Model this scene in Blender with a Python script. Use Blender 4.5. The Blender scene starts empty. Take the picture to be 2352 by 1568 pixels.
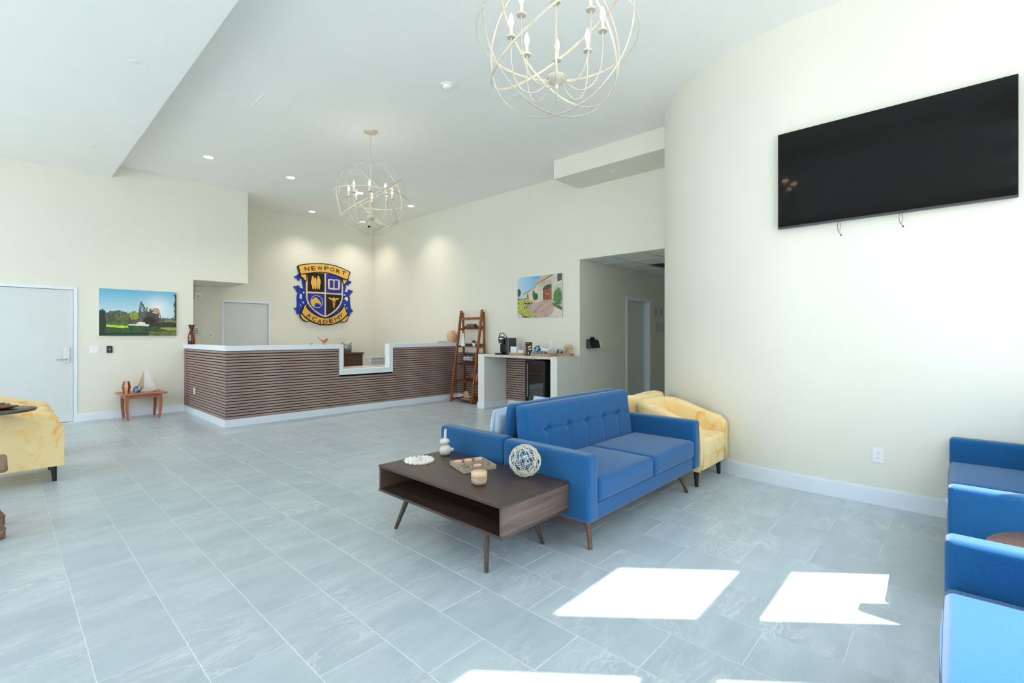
import bpy, bmesh, math, random
import numpy as np
from mathutils import Vector, Matrix
R = math.radians
SC = bpy.context.scene
COL = SC.collection
random.seed(5)

# ---------------------------------------------------------------- camera
FPX, CAMH, YAW = 1094.0, 1.375, math.atan2(1014.0, 1094.0)
cd = bpy.data.cameras.new('camera')
cd.sensor_width = 36.0
cd.lens = FPX / 2352 * 36
cd.shift_y = -14 / 2352
cd.clip_start = 0.05
cam = bpy.data.objects.new('camera', cd)
COL.objects.link(cam)
cam.location = (0, 0, CAMH)
cam.rotation_euler = (R(90), 0, YAW - R(90))
SC.camera = cam

# ---------------------------------------------------------------- world, sun, exposure
SC.view_settings.view_transform = 'Standard'
SC.view_settings.look = 'None'
SC.view_settings.gamma = 1.0
SC.view_settings.use_curve_mapping = False
SC.view_settings.exposure = -0.25
SC.cycles.use_denoising = True
SC.cycles.max_bounces = 12
SC.cycles.diffuse_bounces = 9
SC.cycles.caustics_reflective = False
SC.cycles.caustics_refractive = False
SC.cycles.sample_clamp_indirect = 6.0

SKY_STRENGTH, SUN_STRENGTH = 6.2, 21.0
world = bpy.data.worlds.new('sky')
SC.world = world
world.use_nodes = True
wn = world.node_tree
wn.nodes.clear()
wo = wn.nodes.new('ShaderNodeOutputWorld')
wb = wn.nodes.new('ShaderNodeBackground')
wg = wn.nodes.new('ShaderNodeTexGradient')
wt = wn.nodes.new('ShaderNodeTexCoord')
wm = wn.nodes.new('ShaderNodeSeparateXYZ')
wr = wn.nodes.new('ShaderNodeValToRGB')
wr.color_ramp.elements[0].position = 0.0
wr.color_ramp.elements[0].color = (0.89, 0.95, 1.0, 1)
wr.color_ramp.elements[1].position = 0.7
wr.color_ramp.elements[1].color = (0.68, 0.85, 1.0, 1)
wn.links.new(wt.outputs['Generated'], wm.inputs[0])
wn.links.new(wm.outputs['Z'], wr.inputs[0])
wn.links.new(wr.outputs[0], wb.inputs['Color'])
wn.links.new(wb.outputs[0], wo.inputs['Surface'])
wb.inputs['Strength'].default_value = SKY_STRENGTH

sd = bpy.data.lights.new('sun', 'SUN')
sd.energy = SUN_STRENGTH
sd.angle = R(0.53)
sd.color = (1.0, 0.98, 0.96)
sun = bpy.data.objects.new('sun', sd)
COL.objects.link(sun)
sun.rotation_euler = Vector((-0.643, 0.766, -1.40)).to_track_quat('-Z', 'Y').to_euler()
sun.location = (3, -4, 8)

# ---------------------------------------------------------------- helpers
def S(r, g, b):
    f = lambda c: (c / 255 / 12.92) if c / 255 <= 0.04045 else ((c / 255 + 0.055) / 1.055) ** 2.4
    return (f(r), f(g), f(b), 1.0)

MATS = {}
def newmat(name):
    m = bpy.data.materials.new(name)
    m.use_nodes = True
    nt = m.node_tree
    return m, nt, nt.nodes['Principled BSDF']

def N(nt, typ, **kw):
    n = nt.nodes.new(typ)
    for k, v in kw.items():
        if k.startswith('i_'):
            n.inputs[k[2:].replace('_', ' ')].default_value = v
        else:
            setattr(n, k, v)
    return n

def ramp(nt, src, stops):
    r = nt.nodes.new('ShaderNodeValToRGB')
    e = r.color_ramp.elements
    while len(e) < len(stops):
        e.new(0.5)
    for i, (p, c) in enumerate(stops):
        e[i].position = p
        e[i].color = c
    nt.links.new(src, r.inputs[0])
    return r

def coords(nt, scale=(1, 1, 1), kind='Object', rnd=False):
    tc = N(nt, 'ShaderNodeTexCoord')
    mp = N(nt, 'ShaderNodeMapping')
    mp.inputs['Scale'].default_value = scale
    nt.links.new(tc.outputs[kind], mp.inputs['Vector'])
    return mp

def addbump(nt, b, src, strength, dist=0.002):
    bp = N(nt, 'ShaderNodeBump')
    bp.inputs['Strength'].default_value = strength
    bp.inputs['Distance'].default_value = dist
    nt.links.new(src, bp.inputs['Height'])
    nt.links.new(bp.outputs[0], b.inputs['Normal'])

def simple(name, col, rough=0.5, metal=0.0, noise=0.06, nscale=8.0, bump=0.0, bscale=200.0, spec=0.5):
    """a procedural material: base colour mottled by noise, optional fine bump"""
    if name in MATS:
        return MATS[name]
    m, nt, b = newmat(name)
    mp = coords(nt)
    n = N(nt, 'ShaderNodeTexNoise')
    n.inputs['Scale'].default_value = nscale
    n.inputs['Detail'].default_value = 4
    nt.links.new(mp.outputs[0], n.inputs['Vector'])
    lo = tuple(max(0, c * (1 - noise)) for c in col[:3]) + (1,)
    hi = tuple(min(1, c * (1 + noise)) for c in col[:3]) + (1,)
    r = ramp(nt, n.outputs['Fac'], [(0.3, lo), (0.7, hi)])
    nt.links.new(r.outputs[0], b.inputs['Base Color'])
    b.inputs['Roughness'].default_value = rough
    b.inputs['Metallic'].default_value = metal
    b.inputs['Specular IOR Level'].default_value = spec
    if bump:
        n2 = N(nt, 'ShaderNodeTexNoise')
        n2.inputs['Scale'].default_value = bscale
        nt.links.new(mp.outputs[0], n2.inputs['Vector'])
        addbump(nt, b, n2.outputs['Fac'], bump)
    MATS[name] = m
    return m

def wood(name, c1, c2, rough=0.45, axis=0, scale=6.0, spec=0.5):
    m, nt, b = newmat(name)
    sc = [scale * 6] * 3
    sc[axis] = scale * 0.5
    mp = coords(nt, tuple(sc))
    n = N(nt, 'ShaderNodeTexNoise')
    n.inputs['Scale'].default_value = 1.0
    n.inputs['Detail'].default_value = 7
    n.inputs['Distortion'].default_value = 0.6
    nt.links.new(mp.outputs[0], n.inputs['Vector'])
    r = ramp(nt, n.outputs['Fac'], [(0.32, c1), (0.68, c2)])
    nt.links.new(r.outputs[0], b.inputs['Base Color'])
    b.inputs['Roughness'].default_value = rough
    b.inputs['Specular IOR Level'].default_value = spec
    addbump(nt, b, n.outputs['Fac'], 0.15, 0.001)
    MATS[name] = m
    return m

def fabric(name, col, var=0.12):
    m, nt, b = newmat(name)
    mp = coords(nt)
    n = N(nt, 'ShaderNodeTexNoise')
    n.inputs['Scale'].default_value = 260
    n.inputs['Detail'].default_value = 2
    nt.links.new(mp.outputs[0], n.inputs['Vector'])
    nb = N(nt, 'ShaderNodeTexNoise')
    nb.inputs['Scale'].default_value = 3
    nt.links.new(mp.outputs[0], nb.inputs['Vector'])
    lo = tuple(c * (1 - var) for c in col[:3]) + (1,)
    hi = tuple(c * (1 + var) for c in col[:3]) + (1,)
    r = ramp(nt, n.outputs['Fac'], [(0.35, lo), (0.65, hi)])
    r2 = ramp(nt, nb.outputs['Fac'], [(0.3, (0.93, 0.93, 0.93, 1)), (0.7, (1, 1, 1, 1))])
    mx = N(nt, 'ShaderNodeMix', data_type='RGBA', blend_type='MULTIPLY')
    mx.inputs['Factor'].default_value = 1
    nt.links.new(r.outputs[0], mx.inputs['A'])
    nt.links.new(r2.outputs[0], mx.inputs['B'])
    nt.links.new(mx.outputs['Result'], b.inputs['Base Color'])
    b.inputs['Roughness'].default_value = 0.9
    b.inputs['Specular IOR Level'].default_value = 0.2
    b.inputs['Sheen Weight'].default_value = 0.28
    b.inputs['Sheen Roughness'].default_value = 0.5
    b.inputs['Sheen Tint'].default_value = (0.9, 0.95, 1, 1)
    addbump(nt, b, n.outputs['Fac'], 0.35, 0.001)
    MATS[name] = m
    return m

def velvet(name, c1, c2, c3):
    """crushed nap: brushed patches of a deeper orange on pale yellow"""
    m, nt, b = newmat(name)
    mp = coords(nt, (1, 1, 0.7))
    n = N(nt, 'ShaderNodeTexNoise')
    n.inputs['Scale'].default_value = 6.5
    n.inputs['Detail'].default_value = 3
    n.inputs['Distortion'].default_value = 1.2
    nt.links.new(mp.outputs[0], n.inputs['Vector'])
    r = ramp(nt, n.outputs['Fac'], [(0.26, c3), (0.38, c2), (0.48, c1), (1.0, c1)])
    nt.links.new(r.outputs[0], b.inputs['Base Color'])
    b.inputs['Roughness'].default_value = 0.75
    b.inputs['Specular IOR Level'].default_value = 0.25
    b.inputs['Sheen Weight'].default_value = 0.5
    b.inputs['Sheen Roughness'].default_value = 0.35
    b.inputs['Sheen Tint'].default_value = (1, 0.95, 0.75, 1)
    addbump(nt, b, n.outputs['Fac'], 0.05, 0.002)
    MATS[name] = m
    return m

# ---- mesh builders: everything goes through a bmesh
def box(bm, x0, x1, y0, y1, z0, z1, bev=0.0, seg=2, mi=0):
    vs = [bm.verts.new(c) for c in ((x0, y0, z0), (x1, y0, z0), (x1, y1, z0), (x0, y1, z0),
                                    (x0, y0, z1), (x1, y0, z1), (x1, y1, z1), (x0, y1, z1))]
    fs = []
    for q in ((3, 2, 1, 0), (4, 5, 6, 7), (0, 1, 5, 4), (1, 2, 6, 5), (2, 3, 7, 6), (3, 0, 4, 7)):
        f = bm.faces.new([vs[i] for i in q])
        f.material_index = mi
        fs.append(f)
    if bev > 0:
        es = list({e for f in fs for e in f.edges})
        bmesh.ops.bevel(bm, geom=es, offset=bev, segments=seg, profile=0.5, affect='EDGES', clamp_overlap=True)
    return vs

def hexa(bm, bot, top, mi=0, bev=0.0, seg=2):
    """solid between two quads (lists of four 3-D points, same winding)"""
    a = [bm.verts.new(p) for p in bot]
    b = [bm.verts.new(p) for p in top]
    fs = [bm.faces.new(a[::-1]), bm.faces.new(b)]
    for i in range(4):
        j = (i + 1) % 4
        fs.append(bm.faces.new((a[i], a[j], b[j], b[i])))
    for f in fs:
        f.material_index = mi
    if bev > 0:
        es = list({e for f in fs for e in f.edges})
        bmesh.ops.bevel(bm, geom=es, offset=bev, segments=seg, profile=0.5, affect='EDGES', clamp_overlap=True)

def frustum(bm, p0, p1, r0, r1, n=16, mi=0, cap=True):
    p0, p1 = Vector(p0), Vector(p1)
    d = (p1 - p0).normalized()
    u = d.orthogonal().normalized()
    v = d.cross(u)
    A = [bm.verts.new(p0 + r0 * (math.cos(t) * u + math.sin(t) * v)) for t in [2 * math.pi * i / n for i in range(n)]]
    B = [bm.verts.new(p1 + r1 * (math.cos(t) * u + math.sin(t) * v)) for t in [2 * math.pi * i / n for i in range(n)]]
    for i in range(n):
        j = (i + 1) % n
        bm.faces.new((A[i], A[j], B[j], B[i])).material_index = mi
    if cap:
        bm.faces.new(A[::-1]).material_index = mi
        bm.faces.new(B).material_index = mi

def lathe(bm, prof, c=(0, 0, 0), n=28, mi=0, sx=1, sy=1):
    """revolve [(r,z),...] about the z axis through c"""
    rings = []
    for r, z in prof:
        if r < 1e-5:
            rings.append([bm.verts.new((c[0], c[1], c[2] + z))])
        else:
            rings.append([bm.verts.new((c[0] + sx * r * math.cos(2 * math.pi * i / n),
                                        c[1] + sy * r * math.sin(2 * math.pi * i / n), c[2] + z)) for i in range(n)])
    for a, b in zip(rings, rings[1:]):
        if len(a) == 1 and len(b) == 1:
            continue
        for i in range(n):
            j = (i + 1) % n
            if len(a) == 1:
                f = bm.faces.new((a[0], b[j], b[i]))
            elif len(b) == 1:
                f = bm.faces.new((a[i], a[j], b[0]))
            else:
                f = bm.faces.new((a[i], a[j], b[j], b[i]))
            f.material_index = mi

def tube(bm, pts, r, n=8, closed=False, mi=0, flat=1.0):
    pts = [Vector(p) for p in pts]
    m = len(pts)
    rr = r if isinstance(r, (list, tuple)) else [r] * m
    rings = []
    up = None
    for i, p in enumerate(pts):
        if closed:
            d = pts[(i + 1) % m] - pts[(i - 1) % m]
        else:
            d = pts[min(i + 1, m - 1)] - pts[max(i - 1, 0)]
        d.normalize()
        if up is None:
            up = d.orthogonal().normalized()
        else:
            up = (up - d * up.dot(d))
            up = up.normalized() if up.length > 1e-6 else d.orthogonal().normalized()
        v = d.cross(up)
        rings.append([bm.verts.new(p + rr[i] * (math.cos(2 * math.pi * k / n) * up + flat * math.sin(2 * math.pi * k / n) * v)) for k in range(n)])
    rng = range(m) if closed else range(m - 1)
    for i in rng:
        a, b = rings[i], rings[(i + 1) % m]
        for k in range(n):
            l = (k + 1) % n
            bm.faces.new((a[k], a[l], b[l], b[k])).material_index = mi
    if not closed:
        bm.faces.new(rings[0][::-1]).material_index = mi
        bm.faces.new(rings[-1]).material_index = mi

def ring(bm, c, nrm, rad, r, seg=72, n=8, mi=0, flat=1.0):
    c, nrm = Vector(c), Vector(nrm).normalized()
    u = nrm.orthogonal().normalized()
    v = nrm.cross(u)
    # flat band: wide along the normal, thin radially
    rings = []
    for i in range(seg):
        t = 2 * math.pi * i / seg
        d = math.cos(t) * u + math.sin(t) * v
        rings.append([bm.verts.new(c + rad * d + r * (math.cos(2 * math.pi * k / n) * d + flat * math.sin(2 * math.pi * k / n) * nrm)) for k in range(n)])
    for i in range(seg):
        a, b = rings[i], rings[(i + 1) % seg]
        for k in range(n):
            l = (k + 1) % n
            bm.faces.new((a[k], a[l], b[l], b[k])).material_index = mi

def blob(bm, c, rx, ry, rz, n=20, m=12, mi=0, warp=0.0, seed=0):
    rnd = random.Random(seed)
    ph = [rnd.uniform(0, 6.28) for _ in range(6)]
    rings = []
    for j in range(m + 1):
        th = math.pi * j / m
        if j in (0, m):
            rings.append([bm.verts.new((c[0], c[1], c[2] + rz * math.cos(th)))])
            continue
        row = []
        for i in range(n):
            a = 2 * math.pi * i / n
            w = 1 + warp * (math.sin(2 * a + ph[0]) * math.sin(th * 2 + ph[1]) + 0.6 * math.sin(3 * a + ph[2]) * math.sin(th * 3 + ph[3]))
            row.append(bm.verts.new((c[0] + w * rx * math.sin(th) * math.cos(a), c[1] + w * ry * math.sin(th) * math.sin(a), c[2] + w * rz * math.cos(th))))
        rings.append(row)
    for a, b in zip(rings, rings[1:]):
        for i in range(n):
            j = (i + 1) % n
            if len(a) == 1:
                f = bm.faces.new((a[0], b[i], b[j]))
            elif len(b) == 1:
                f = bm.faces.new((a[i], b[0], a[j]))
            else:
                f = bm.faces.new((a[i], b[i], b[j], a[j]))
            f.material_index = mi

def prism(bm, poly, d0, d1, plane='xz', mi=0):
    """extrude a 2-D polygon (possibly concave) between depths d0 and d1"""
    def P(p, d):
        if plane == 'xz':
            return (p[0], d, p[1])
        if plane == 'yz':
            return (d, p[0], p[1])
        return (p[0], p[1], d)
    a = [bm.verts.new(P(p, d0)) for p in poly]
    b = [bm.verts.new(P(p, d1)) for p in poly]
    fs = [bm.faces.new(a), bm.faces.new(b[::-1])]
    n = len(poly)
    for i in range(n):
        j = (i + 1) % n
        fs.append(bm.faces.new((a[i], b[i], b[j], a[j])))
    for f in fs:
        f.material_index = mi
    bmesh.ops.recalc_face_normals(bm, faces=fs)
    bmesh.ops.triangulate(bm, faces=[f for f in fs[:2] if len(f.verts) > 4])

def softbox(bm, cx, cy, cz, w, d, h, r=0.04, puff=0.0, nx=14, ny=14, nz=6, fn=None, mi=0, puff_side=0.0):
    """rounded, slightly stuffed cushion; fn(p, face_normal) may displace points"""
    hw, hd, hh = w / 2, d / 2, h / 2
    def lin(n, half):
        # denser near the ends so the rounding is smooth
        e = min(r / half, 0.9)
        k = 4
        a = [-1 + e * i / k for i in range(k)]
        mid = [(-1 + e) + (2 - 2 * e) * i / n for i in range(n + 1)]
        return a + mid + [-x for x in a[::-1]]
    X, Y, Z = lin(nx, hw), lin(ny, hd), lin(nz, hh)
    cache = {}
    def V(ix, iy, iz, nrm):
        key = (ix, iy, iz)
        if key in cache:
            return cache[key]
        x, y, z = X[ix] * hw, Y[iy] * hd, Z[iz] * hh
        ax = max(-hw + r, min(hw - r, x)); ay = max(-hd + r, min(hd - r, y)); az = max(-hh + r, min(hh - r, z))
        dv = Vector((x - ax, y - ay, z - az))
        if dv.length > 1e-9:
            mx_ = max(abs(dv.x), abs(dv.y), abs(dv.z))
            dv = dv.normalized() * mx_
        p = Vector((ax, ay, az)) + dv
        u, v, t = x / hw, y / hd, z / hh
        p.z += puff * (1 - u * u) * (1 - v * v) * t
        p.y += puff_side * (1 - u * u) * (1 - t * t) * v
        p.x += puff_side * (1 - v * v) * (1 - t * t) * u
        if fn:
            p = fn(p, (u, v, t))
        cache[key] = bm.verts.new((cx + p.x, cy + p.y, cz + p.z))
        return cache[key]
    a, b, c = len(X) - 1, len(Y) - 1, len(Z) - 1
    def quad(k1, k2, k3, k4):
        bm.faces.new([V(*k, None) for k in (k1, k2, k3, k4)]).material_index = mi
    for i in range(a):
        for j in range(b):
            quad((i, j, c), (i + 1, j, c), (i + 1, j + 1, c), (i, j + 1, c))
            quad((i, j + 1, 0), (i + 1, j + 1, 0), (i + 1, j, 0), (i, j, 0))
    for i in range(a):
        for k in range(c):
            quad((i, 0, k), (i + 1, 0, k), (i + 1, 0, k + 1), (i, 0, k + 1))
            quad((i, b, k + 1), (i + 1, b, k + 1), (i + 1, b, k), (i, b, k))
    for j in range(b):
        for k in range(c):
            quad((0, j, k + 1), (0, j + 1, k + 1), (0, j + 1, k), (0, j, k))
            quad((a, j, k), (a, j + 1, k), (a, j + 1, k + 1), (a, j, k + 1))

def obj(name, bm, mats, parent=None, smooth=False, loc=None, rot=None, wn=False):
    me = bpy.data.meshes.new(name)
    if not isinstance(mats, (list, tuple)):
        mats = [mats]
    if smooth:
        for f in bm.faces:
            f.smooth = True
    bm.to_mesh(me)
    bm.free()
    for m in mats:
        me.materials.append(m)
    o = bpy.data.objects.new(name, me)
    COL.objects.link(o)
    if smooth and not wn:
        me.set_sharp_from_angle(angle=R(50))
    if wn:
        md = o.modifiers.new('wn', 'WEIGHTED_NORMAL')
        md.keep_sharp = True
    if parent is not None:
        o.parent = parent
    if loc:
        o.location = loc
    if rot:
        o.rotation_euler = rot
    return o

def B():
    return bmesh.new()

def tag(o, label, cat, group=None):
    o['label'] = label
    o['category'] = cat
    if group:
        o['group'] = group
    return o

def thing(name, label, cat, loc=(0, 0, 0), rz=0.0, group=None):
    o = bpy.data.objects.new(name, None)
    o.empty_display_size = 0.1
    COL.objects.link(o)
    o.location = loc
    o.rotation_euler = (0, 0, rz)
    return tag(o, label, cat, group)

def struct(o, label=None):
    o['kind'] = 'structure'
    if label:
        o['label'] = label
    return o

def part_box(name, m, parent, *a, bev=0.0, seg=2, **kw):
    bm = B()
    box(bm, *a, bev=bev, seg=seg)
    return obj(name, bm, m, parent, smooth=bev > 0, wn=bev > 0, **kw)

def dup(root, loc, rz=None, label=None, group=None):
    r = root.copy()
    COL.objects.link(r)
    r.location = loc
    if rz is not None:
        r.rotation_euler = (0, 0, rz)
    if label:
        r['label'] = label
    if group:
        r['group'] = group
    for ch in list(root.children):
        c = ch.copy()
        COL.objects.link(c)
        c.parent = r
        for g in list(ch.children):
            d = g.copy()
            COL.objects.link(d)
            d.parent = c
    return r

# ---------------------------------------------------------------- materials
def wallmat(name, col, rough=0.7):
    return simple(name, col, rough=rough, noise=0.012, nscale=1.5, bump=0.08, bscale=90, spec=0.25)
WALL = wallmat('wall_paint', S(227, 225, 213))
CEIL = wallmat('ceiling_paint', S(240, 241, 237), 0.8)
TRIM = simple('white_trim', S(227, 234, 242), rough=0.4, noise=0.01, spec=0.4)
WHITE = simple('white_plastic', S(235, 236, 236), rough=0.35, noise=0.01)
DOORM = simple('door_paint', S(212, 216, 215), rough=0.45, noise=0.01, spec=0.4)
BLACK = simple('black_plastic', S(22, 24, 28), rough=0.35, noise=0.05)
DGREY = simple('dark_grey_plastic', S(58, 62, 66), rough=0.4, noise=0.05)
STEEL = simple('brushed_steel', S(190, 190, 188), rough=0.3, metal=0.9, noise=0.04)
GRIDM = simple('ceiling_grid', S(205, 208, 206), rough=0.5, noise=0.02)
PANEL = simple('ceiling_panel', S(222, 224, 222), rough=0.85, noise=0.03, nscale=120, bump=0.4, bscale=300)
SLATW = wood('slat_wood', S(146, 122, 114), S(174, 150, 141), rough=0.6, axis=0, scale=5, spec=0.3)
SLATY = wood('slat_wood_side', S(146, 122, 114), S(174, 150, 141), rough=0.6, axis=1, scale=5, spec=0.3)
FELT = simple('black_felt', S(30, 27, 32), rough=0.95, noise=0.1, nscale=80, spec=0.1)
WALNUT = wood('dark_walnut', S(52, 38, 33), S(78, 60, 52), rough=0.35, axis=1, scale=4)
WALNUTX = wood('walnut_end_panel', S(72, 54, 47), S(116, 94, 82), rough=0.38, axis=0, scale=4)
SOFALEG = wood('sofa_leg_walnut', S(88, 60, 48), S(122, 88, 70), rough=0.4, axis=2, scale=6)
CHERRY = wood('cherry_wood', S(150, 92, 60), S(190, 126, 88), rough=0.4, axis=0, scale=5)
CHERRYZ = wood('cherry_wood_leg', S(140, 84, 56), S(180, 116, 80), rough=0.4, axis=2, scale=5)
LADDER = wood('ladder_wood', S(112, 62, 30), S(158, 96, 50), rough=0.4, axis=2, scale=5)
BLUE = fabric('blue_fabric', S(22, 86, 138))
VELV = velvet('yellow_velvet', S(238, 213, 160), S(238, 202, 134), S(234, 172, 96))
PILLOW = fabric('pale_blue_cotton', S(196, 216, 236), 0.04)
LEGBLK = simple('black_lacquer', S(26, 28, 32), rough=0.35, noise=0.05)

# marbled porcelain tile; the pattern shifts per object and per loose piece
def tilemat():
    m, nt, b = newmat('porcelain_tile')
    geo = N(nt, 'ShaderNodeNewGeometry')
    oi = N(nt, 'ShaderNodeObjectInfo')
    ad = N(nt, 'ShaderNodeMath', operation='ADD')
    nt.links.new(geo.outputs['Random Per Island'], ad.inputs[0])
    nt.links.new(oi.outputs['Random'], ad.inputs[1])
    mu = N(nt, 'ShaderNodeMath', operation='MULTIPLY')
    nt.links.new(ad.outputs[0], mu.inputs[0])
    mu.inputs[1].default_value = 37.0
    cx = N(nt, 'ShaderNodeCombineXYZ')
    nt.links.new(mu.outputs[0], cx.inputs[0])
    nt.links.new(mu.outputs[0], cx.inputs[2])
    va = N(nt, 'ShaderNodeVectorMath', operation='ADD')
    nt.links.new(geo.outputs['Position'], va.inputs[0])
    nt.links.new(cx.outputs[0], va.inputs[1])
    # veins: ridged, stretched along one diagonal
    mp = N(nt, 'ShaderNodeMapping')
    mp.inputs['Rotation'].default_value = (0, 0, R(-25))
    mp.inputs['Scale'].default_value = (1.0, 3.2, 1)
    nt.links.new(va.outputs[0], mp.inputs['Vector'])
    def vein(scale, dist, lo, hi):
        n = N(nt, 'ShaderNodeTexNoise')
        n.inputs['Scale'].default_value = scale
        n.inputs['Detail'].default_value = 6
        n.inputs['Roughness'].default_value = 0.6
        n.inputs['Distortion'].default_value = dist
        nt.links.new(mp.outputs[0], n.inputs['Vector'])
        s = N(nt, 'ShaderNodeMath', operation='SUBTRACT')
        nt.links.new(n.outputs['Fac'], s.inputs[0]); s.inputs[1].default_value = 0.5
        a = N(nt, 'ShaderNodeMath', operation='ABSOLUTE')
        nt.links.new(s.outputs[0], a.inputs[0])
        return ramp(nt, a.outputs[0], [(lo, (1, 1, 1, 1)), (hi, (0, 0, 0, 1))])
    v1 = vein(1.6, 1.2, 0.0, 0.022)
    v2 = vein(3.4, 0.9, 0.0, 0.016)
    mask = N(nt, 'ShaderNodeTexNoise')
    mask.inputs['Scale'].default_value = 1.7
    nt.links.new(va.outputs[0], mask.inputs['Vector'])
    mk = ramp(nt, mask.outputs['Fac'], [(0.42, (0, 0, 0, 1)), (0.66, (1, 1, 1, 1))])
    base = N(nt, 'ShaderNodeTexNoise')
    base.inputs['Scale'].default_value = 2.4
    base.inputs['Detail'].default_value = 5
    nt.links.new(mp.outputs[0], base.inputs['Vector'])
    rb = ramp(nt, base.outputs['Fac'], [(0.3, S(171, 183, 190)), (0.7, S(189, 199, 205))])
    mxv = N(nt, 'ShaderNodeMath', operation='MAXIMUM')
    nt.links.new(v1.outputs[0], mxv.inputs[0]); nt.links.new(v2.outputs[0], mxv.inputs[1])
    mm = N(nt, 'ShaderNodeMath', operation='MULTIPLY')
    nt.links.new(mxv.outputs[0], mm.inputs[0]); nt.links.new(mk.outputs[0], mm.inputs[1])
    m2 = N(nt, 'ShaderNodeMath', operation='MULTIPLY')
    nt.links.new(mm.outputs[0], m2.inputs[0]); m2.inputs[1].default_value = 0.55
    mx = N(nt, 'ShaderNodeMix', data_type='RGBA')
    nt.links.new(m2.outputs[0], mx.inputs['Factor'])
    nt.links.new(rb.outputs[0], mx.inputs['A'])
    mx.inputs['B'].default_value = S(226, 229, 230)
    # slight tone step from tile to tile
    tone = N(nt, 'ShaderNodeMath', operation='FRACT')
    nt.links.new(mu.outputs[0], tone.inputs[0])
    tr = ramp(nt, tone.outputs[0], [(0, (0.95, 0.95, 0.955, 1)), (1, (1, 1, 1, 1))])
    mt = N(nt, 'ShaderNodeMix', data_type='RGBA', blend_type='MULTIPLY')
    mt.inputs['Factor'].default_value = 1
    nt.links.new(mx.outputs['Result'], mt.inputs['A'])
    nt.links.new(tr.outputs[0], mt.inputs['B'])
    nt.links.new(mt.outputs['Result'], b.inputs['Base Color'])
    b.inputs['Roughness'].default_value = 0.28
    b.inputs['Specular IOR Level'].default_value = 0.35
    addbump(nt, b, base.outputs['Fac'], 0.05, 0.002)
    return m
TILE = tilemat()
GROUT = simple('light_grout', S(222, 225, 226), rough=0.9, noise=0.04, nscale=60)

def granitemat():
    m, nt, b = newmat('speckled_granite')
    mp = coords(nt)
    v = N(nt, 'ShaderNodeTexVoronoi')
    v.inputs['Scale'].default_value = 70
    nt.links.new(mp.outputs[0], v.inputs['Vector'])
    n = N(nt, 'ShaderNodeTexNoise')
    n.inputs['Scale'].default_value = 45
    n.inputs['Detail'].default_value = 5
    nt.links.new(mp.outputs[0], n.inputs['Vector'])
    r1 = ramp(nt, n.outputs['Fac'], [(0.30, S(110, 106, 104)), (0.40, S(180, 176, 170)), (0.50, S(216, 213, 204)), (0.7, S(230, 227, 218))])
    sp = N(nt, 'ShaderNodeSeparateColor')
    nt.links.new(v.outputs['Color'], sp.inputs[0])
    r2 = ramp(nt, sp.outputs[0], [(0.0, (0.55, 0.53, 0.52, 1)), (0.15, (1, 1, 1, 1))])
    mx = N(nt, 'ShaderNodeMix', data_type='RGBA', blend_type='MULTIPLY')
    mx.inputs['Factor'].default_value = 0.8
    nt.links.new(r1.outputs[0], mx.inputs['A']); nt.links.new(r2.outputs[0], mx.inputs['B'])
    nt.links.new(mx.outputs['Result'], b.inputs['Base Color'])
    b.inputs['Roughness'].default_value = 0.15
    return m
GRANITE = granitemat()

def emis(name, col, st):
    m, nt, b = newmat(name)
    b.inputs['Base Color'].default_value = col
    b.inputs['Emission Color'].default_value = col
    b.inputs['Emission Strength'].default_value = st
    return m
LED = emis('led_disc', (1, 0.95, 0.86, 1), 6.0)
BULB = emis('flame_bulb', (1, 0.74, 0.46, 1), 2.4)
GLASSM, _nt, _b = newmat('window_glass')
_b.inputs['Base Color'].default_value = (1, 1, 1, 1)
_b.inputs['Roughness'].default_value = 0.0
_b.inputs['Transmission Weight'].default_value = 1.0
_b.inputs['IOR'].default_value = 1.02

# thin clear pane: passes light straight through, with a faint mirror reflection
def glass_thin(name, tint=(1, 1, 1, 1), refl=0.06):
    m = bpy.data.materials.new(name)
    m.use_nodes = True
    nt = m.node_tree
    nt.nodes.clear()
    o = N(nt, 'ShaderNodeOutputMaterial')
    t = N(nt, 'ShaderNodeBsdfTransparent'); t.inputs[0].default_value = tint
    g = N(nt, 'ShaderNodeBsdfGlossy'); g.inputs['Roughness'].default_value = 0.02
    mx = N(nt, 'ShaderNodeMixShader'); mx.inputs[0].default_value = refl
    nt.links.new(t.outputs[0], mx.inputs[1]); nt.links.new(g.outputs[0], mx.inputs[2])
    nt.links.new(mx.outputs[0], o.inputs['Surface'])
    return m
PANE = glass_thin('window_pane_glass', refl=0.04)
JARGLASS = glass_thin('jar_glass', (0.85, 0.9, 0.95, 1), refl=0.25)
FRAMED = simple('window_frame_bronze', S(70, 64, 58), rough=0.5, noise=0.04)

HC, LC = 4.21, 4.0                 # high and low ceiling
YL, YB, XR, XTV, YW, XW = 10.27, 11.44, 6.85, 4.86, -0.82, -3.0

# ================================================================ STRUCTURE
bm = B(); box(bm, XW - .2, 11.3, YW - .15, YB + .15, -0.10, -0.0015)
floor = struct(obj('floor', bm, GROUT), 'pale grey marbled porcelain tile floor laid in running bond')

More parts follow.
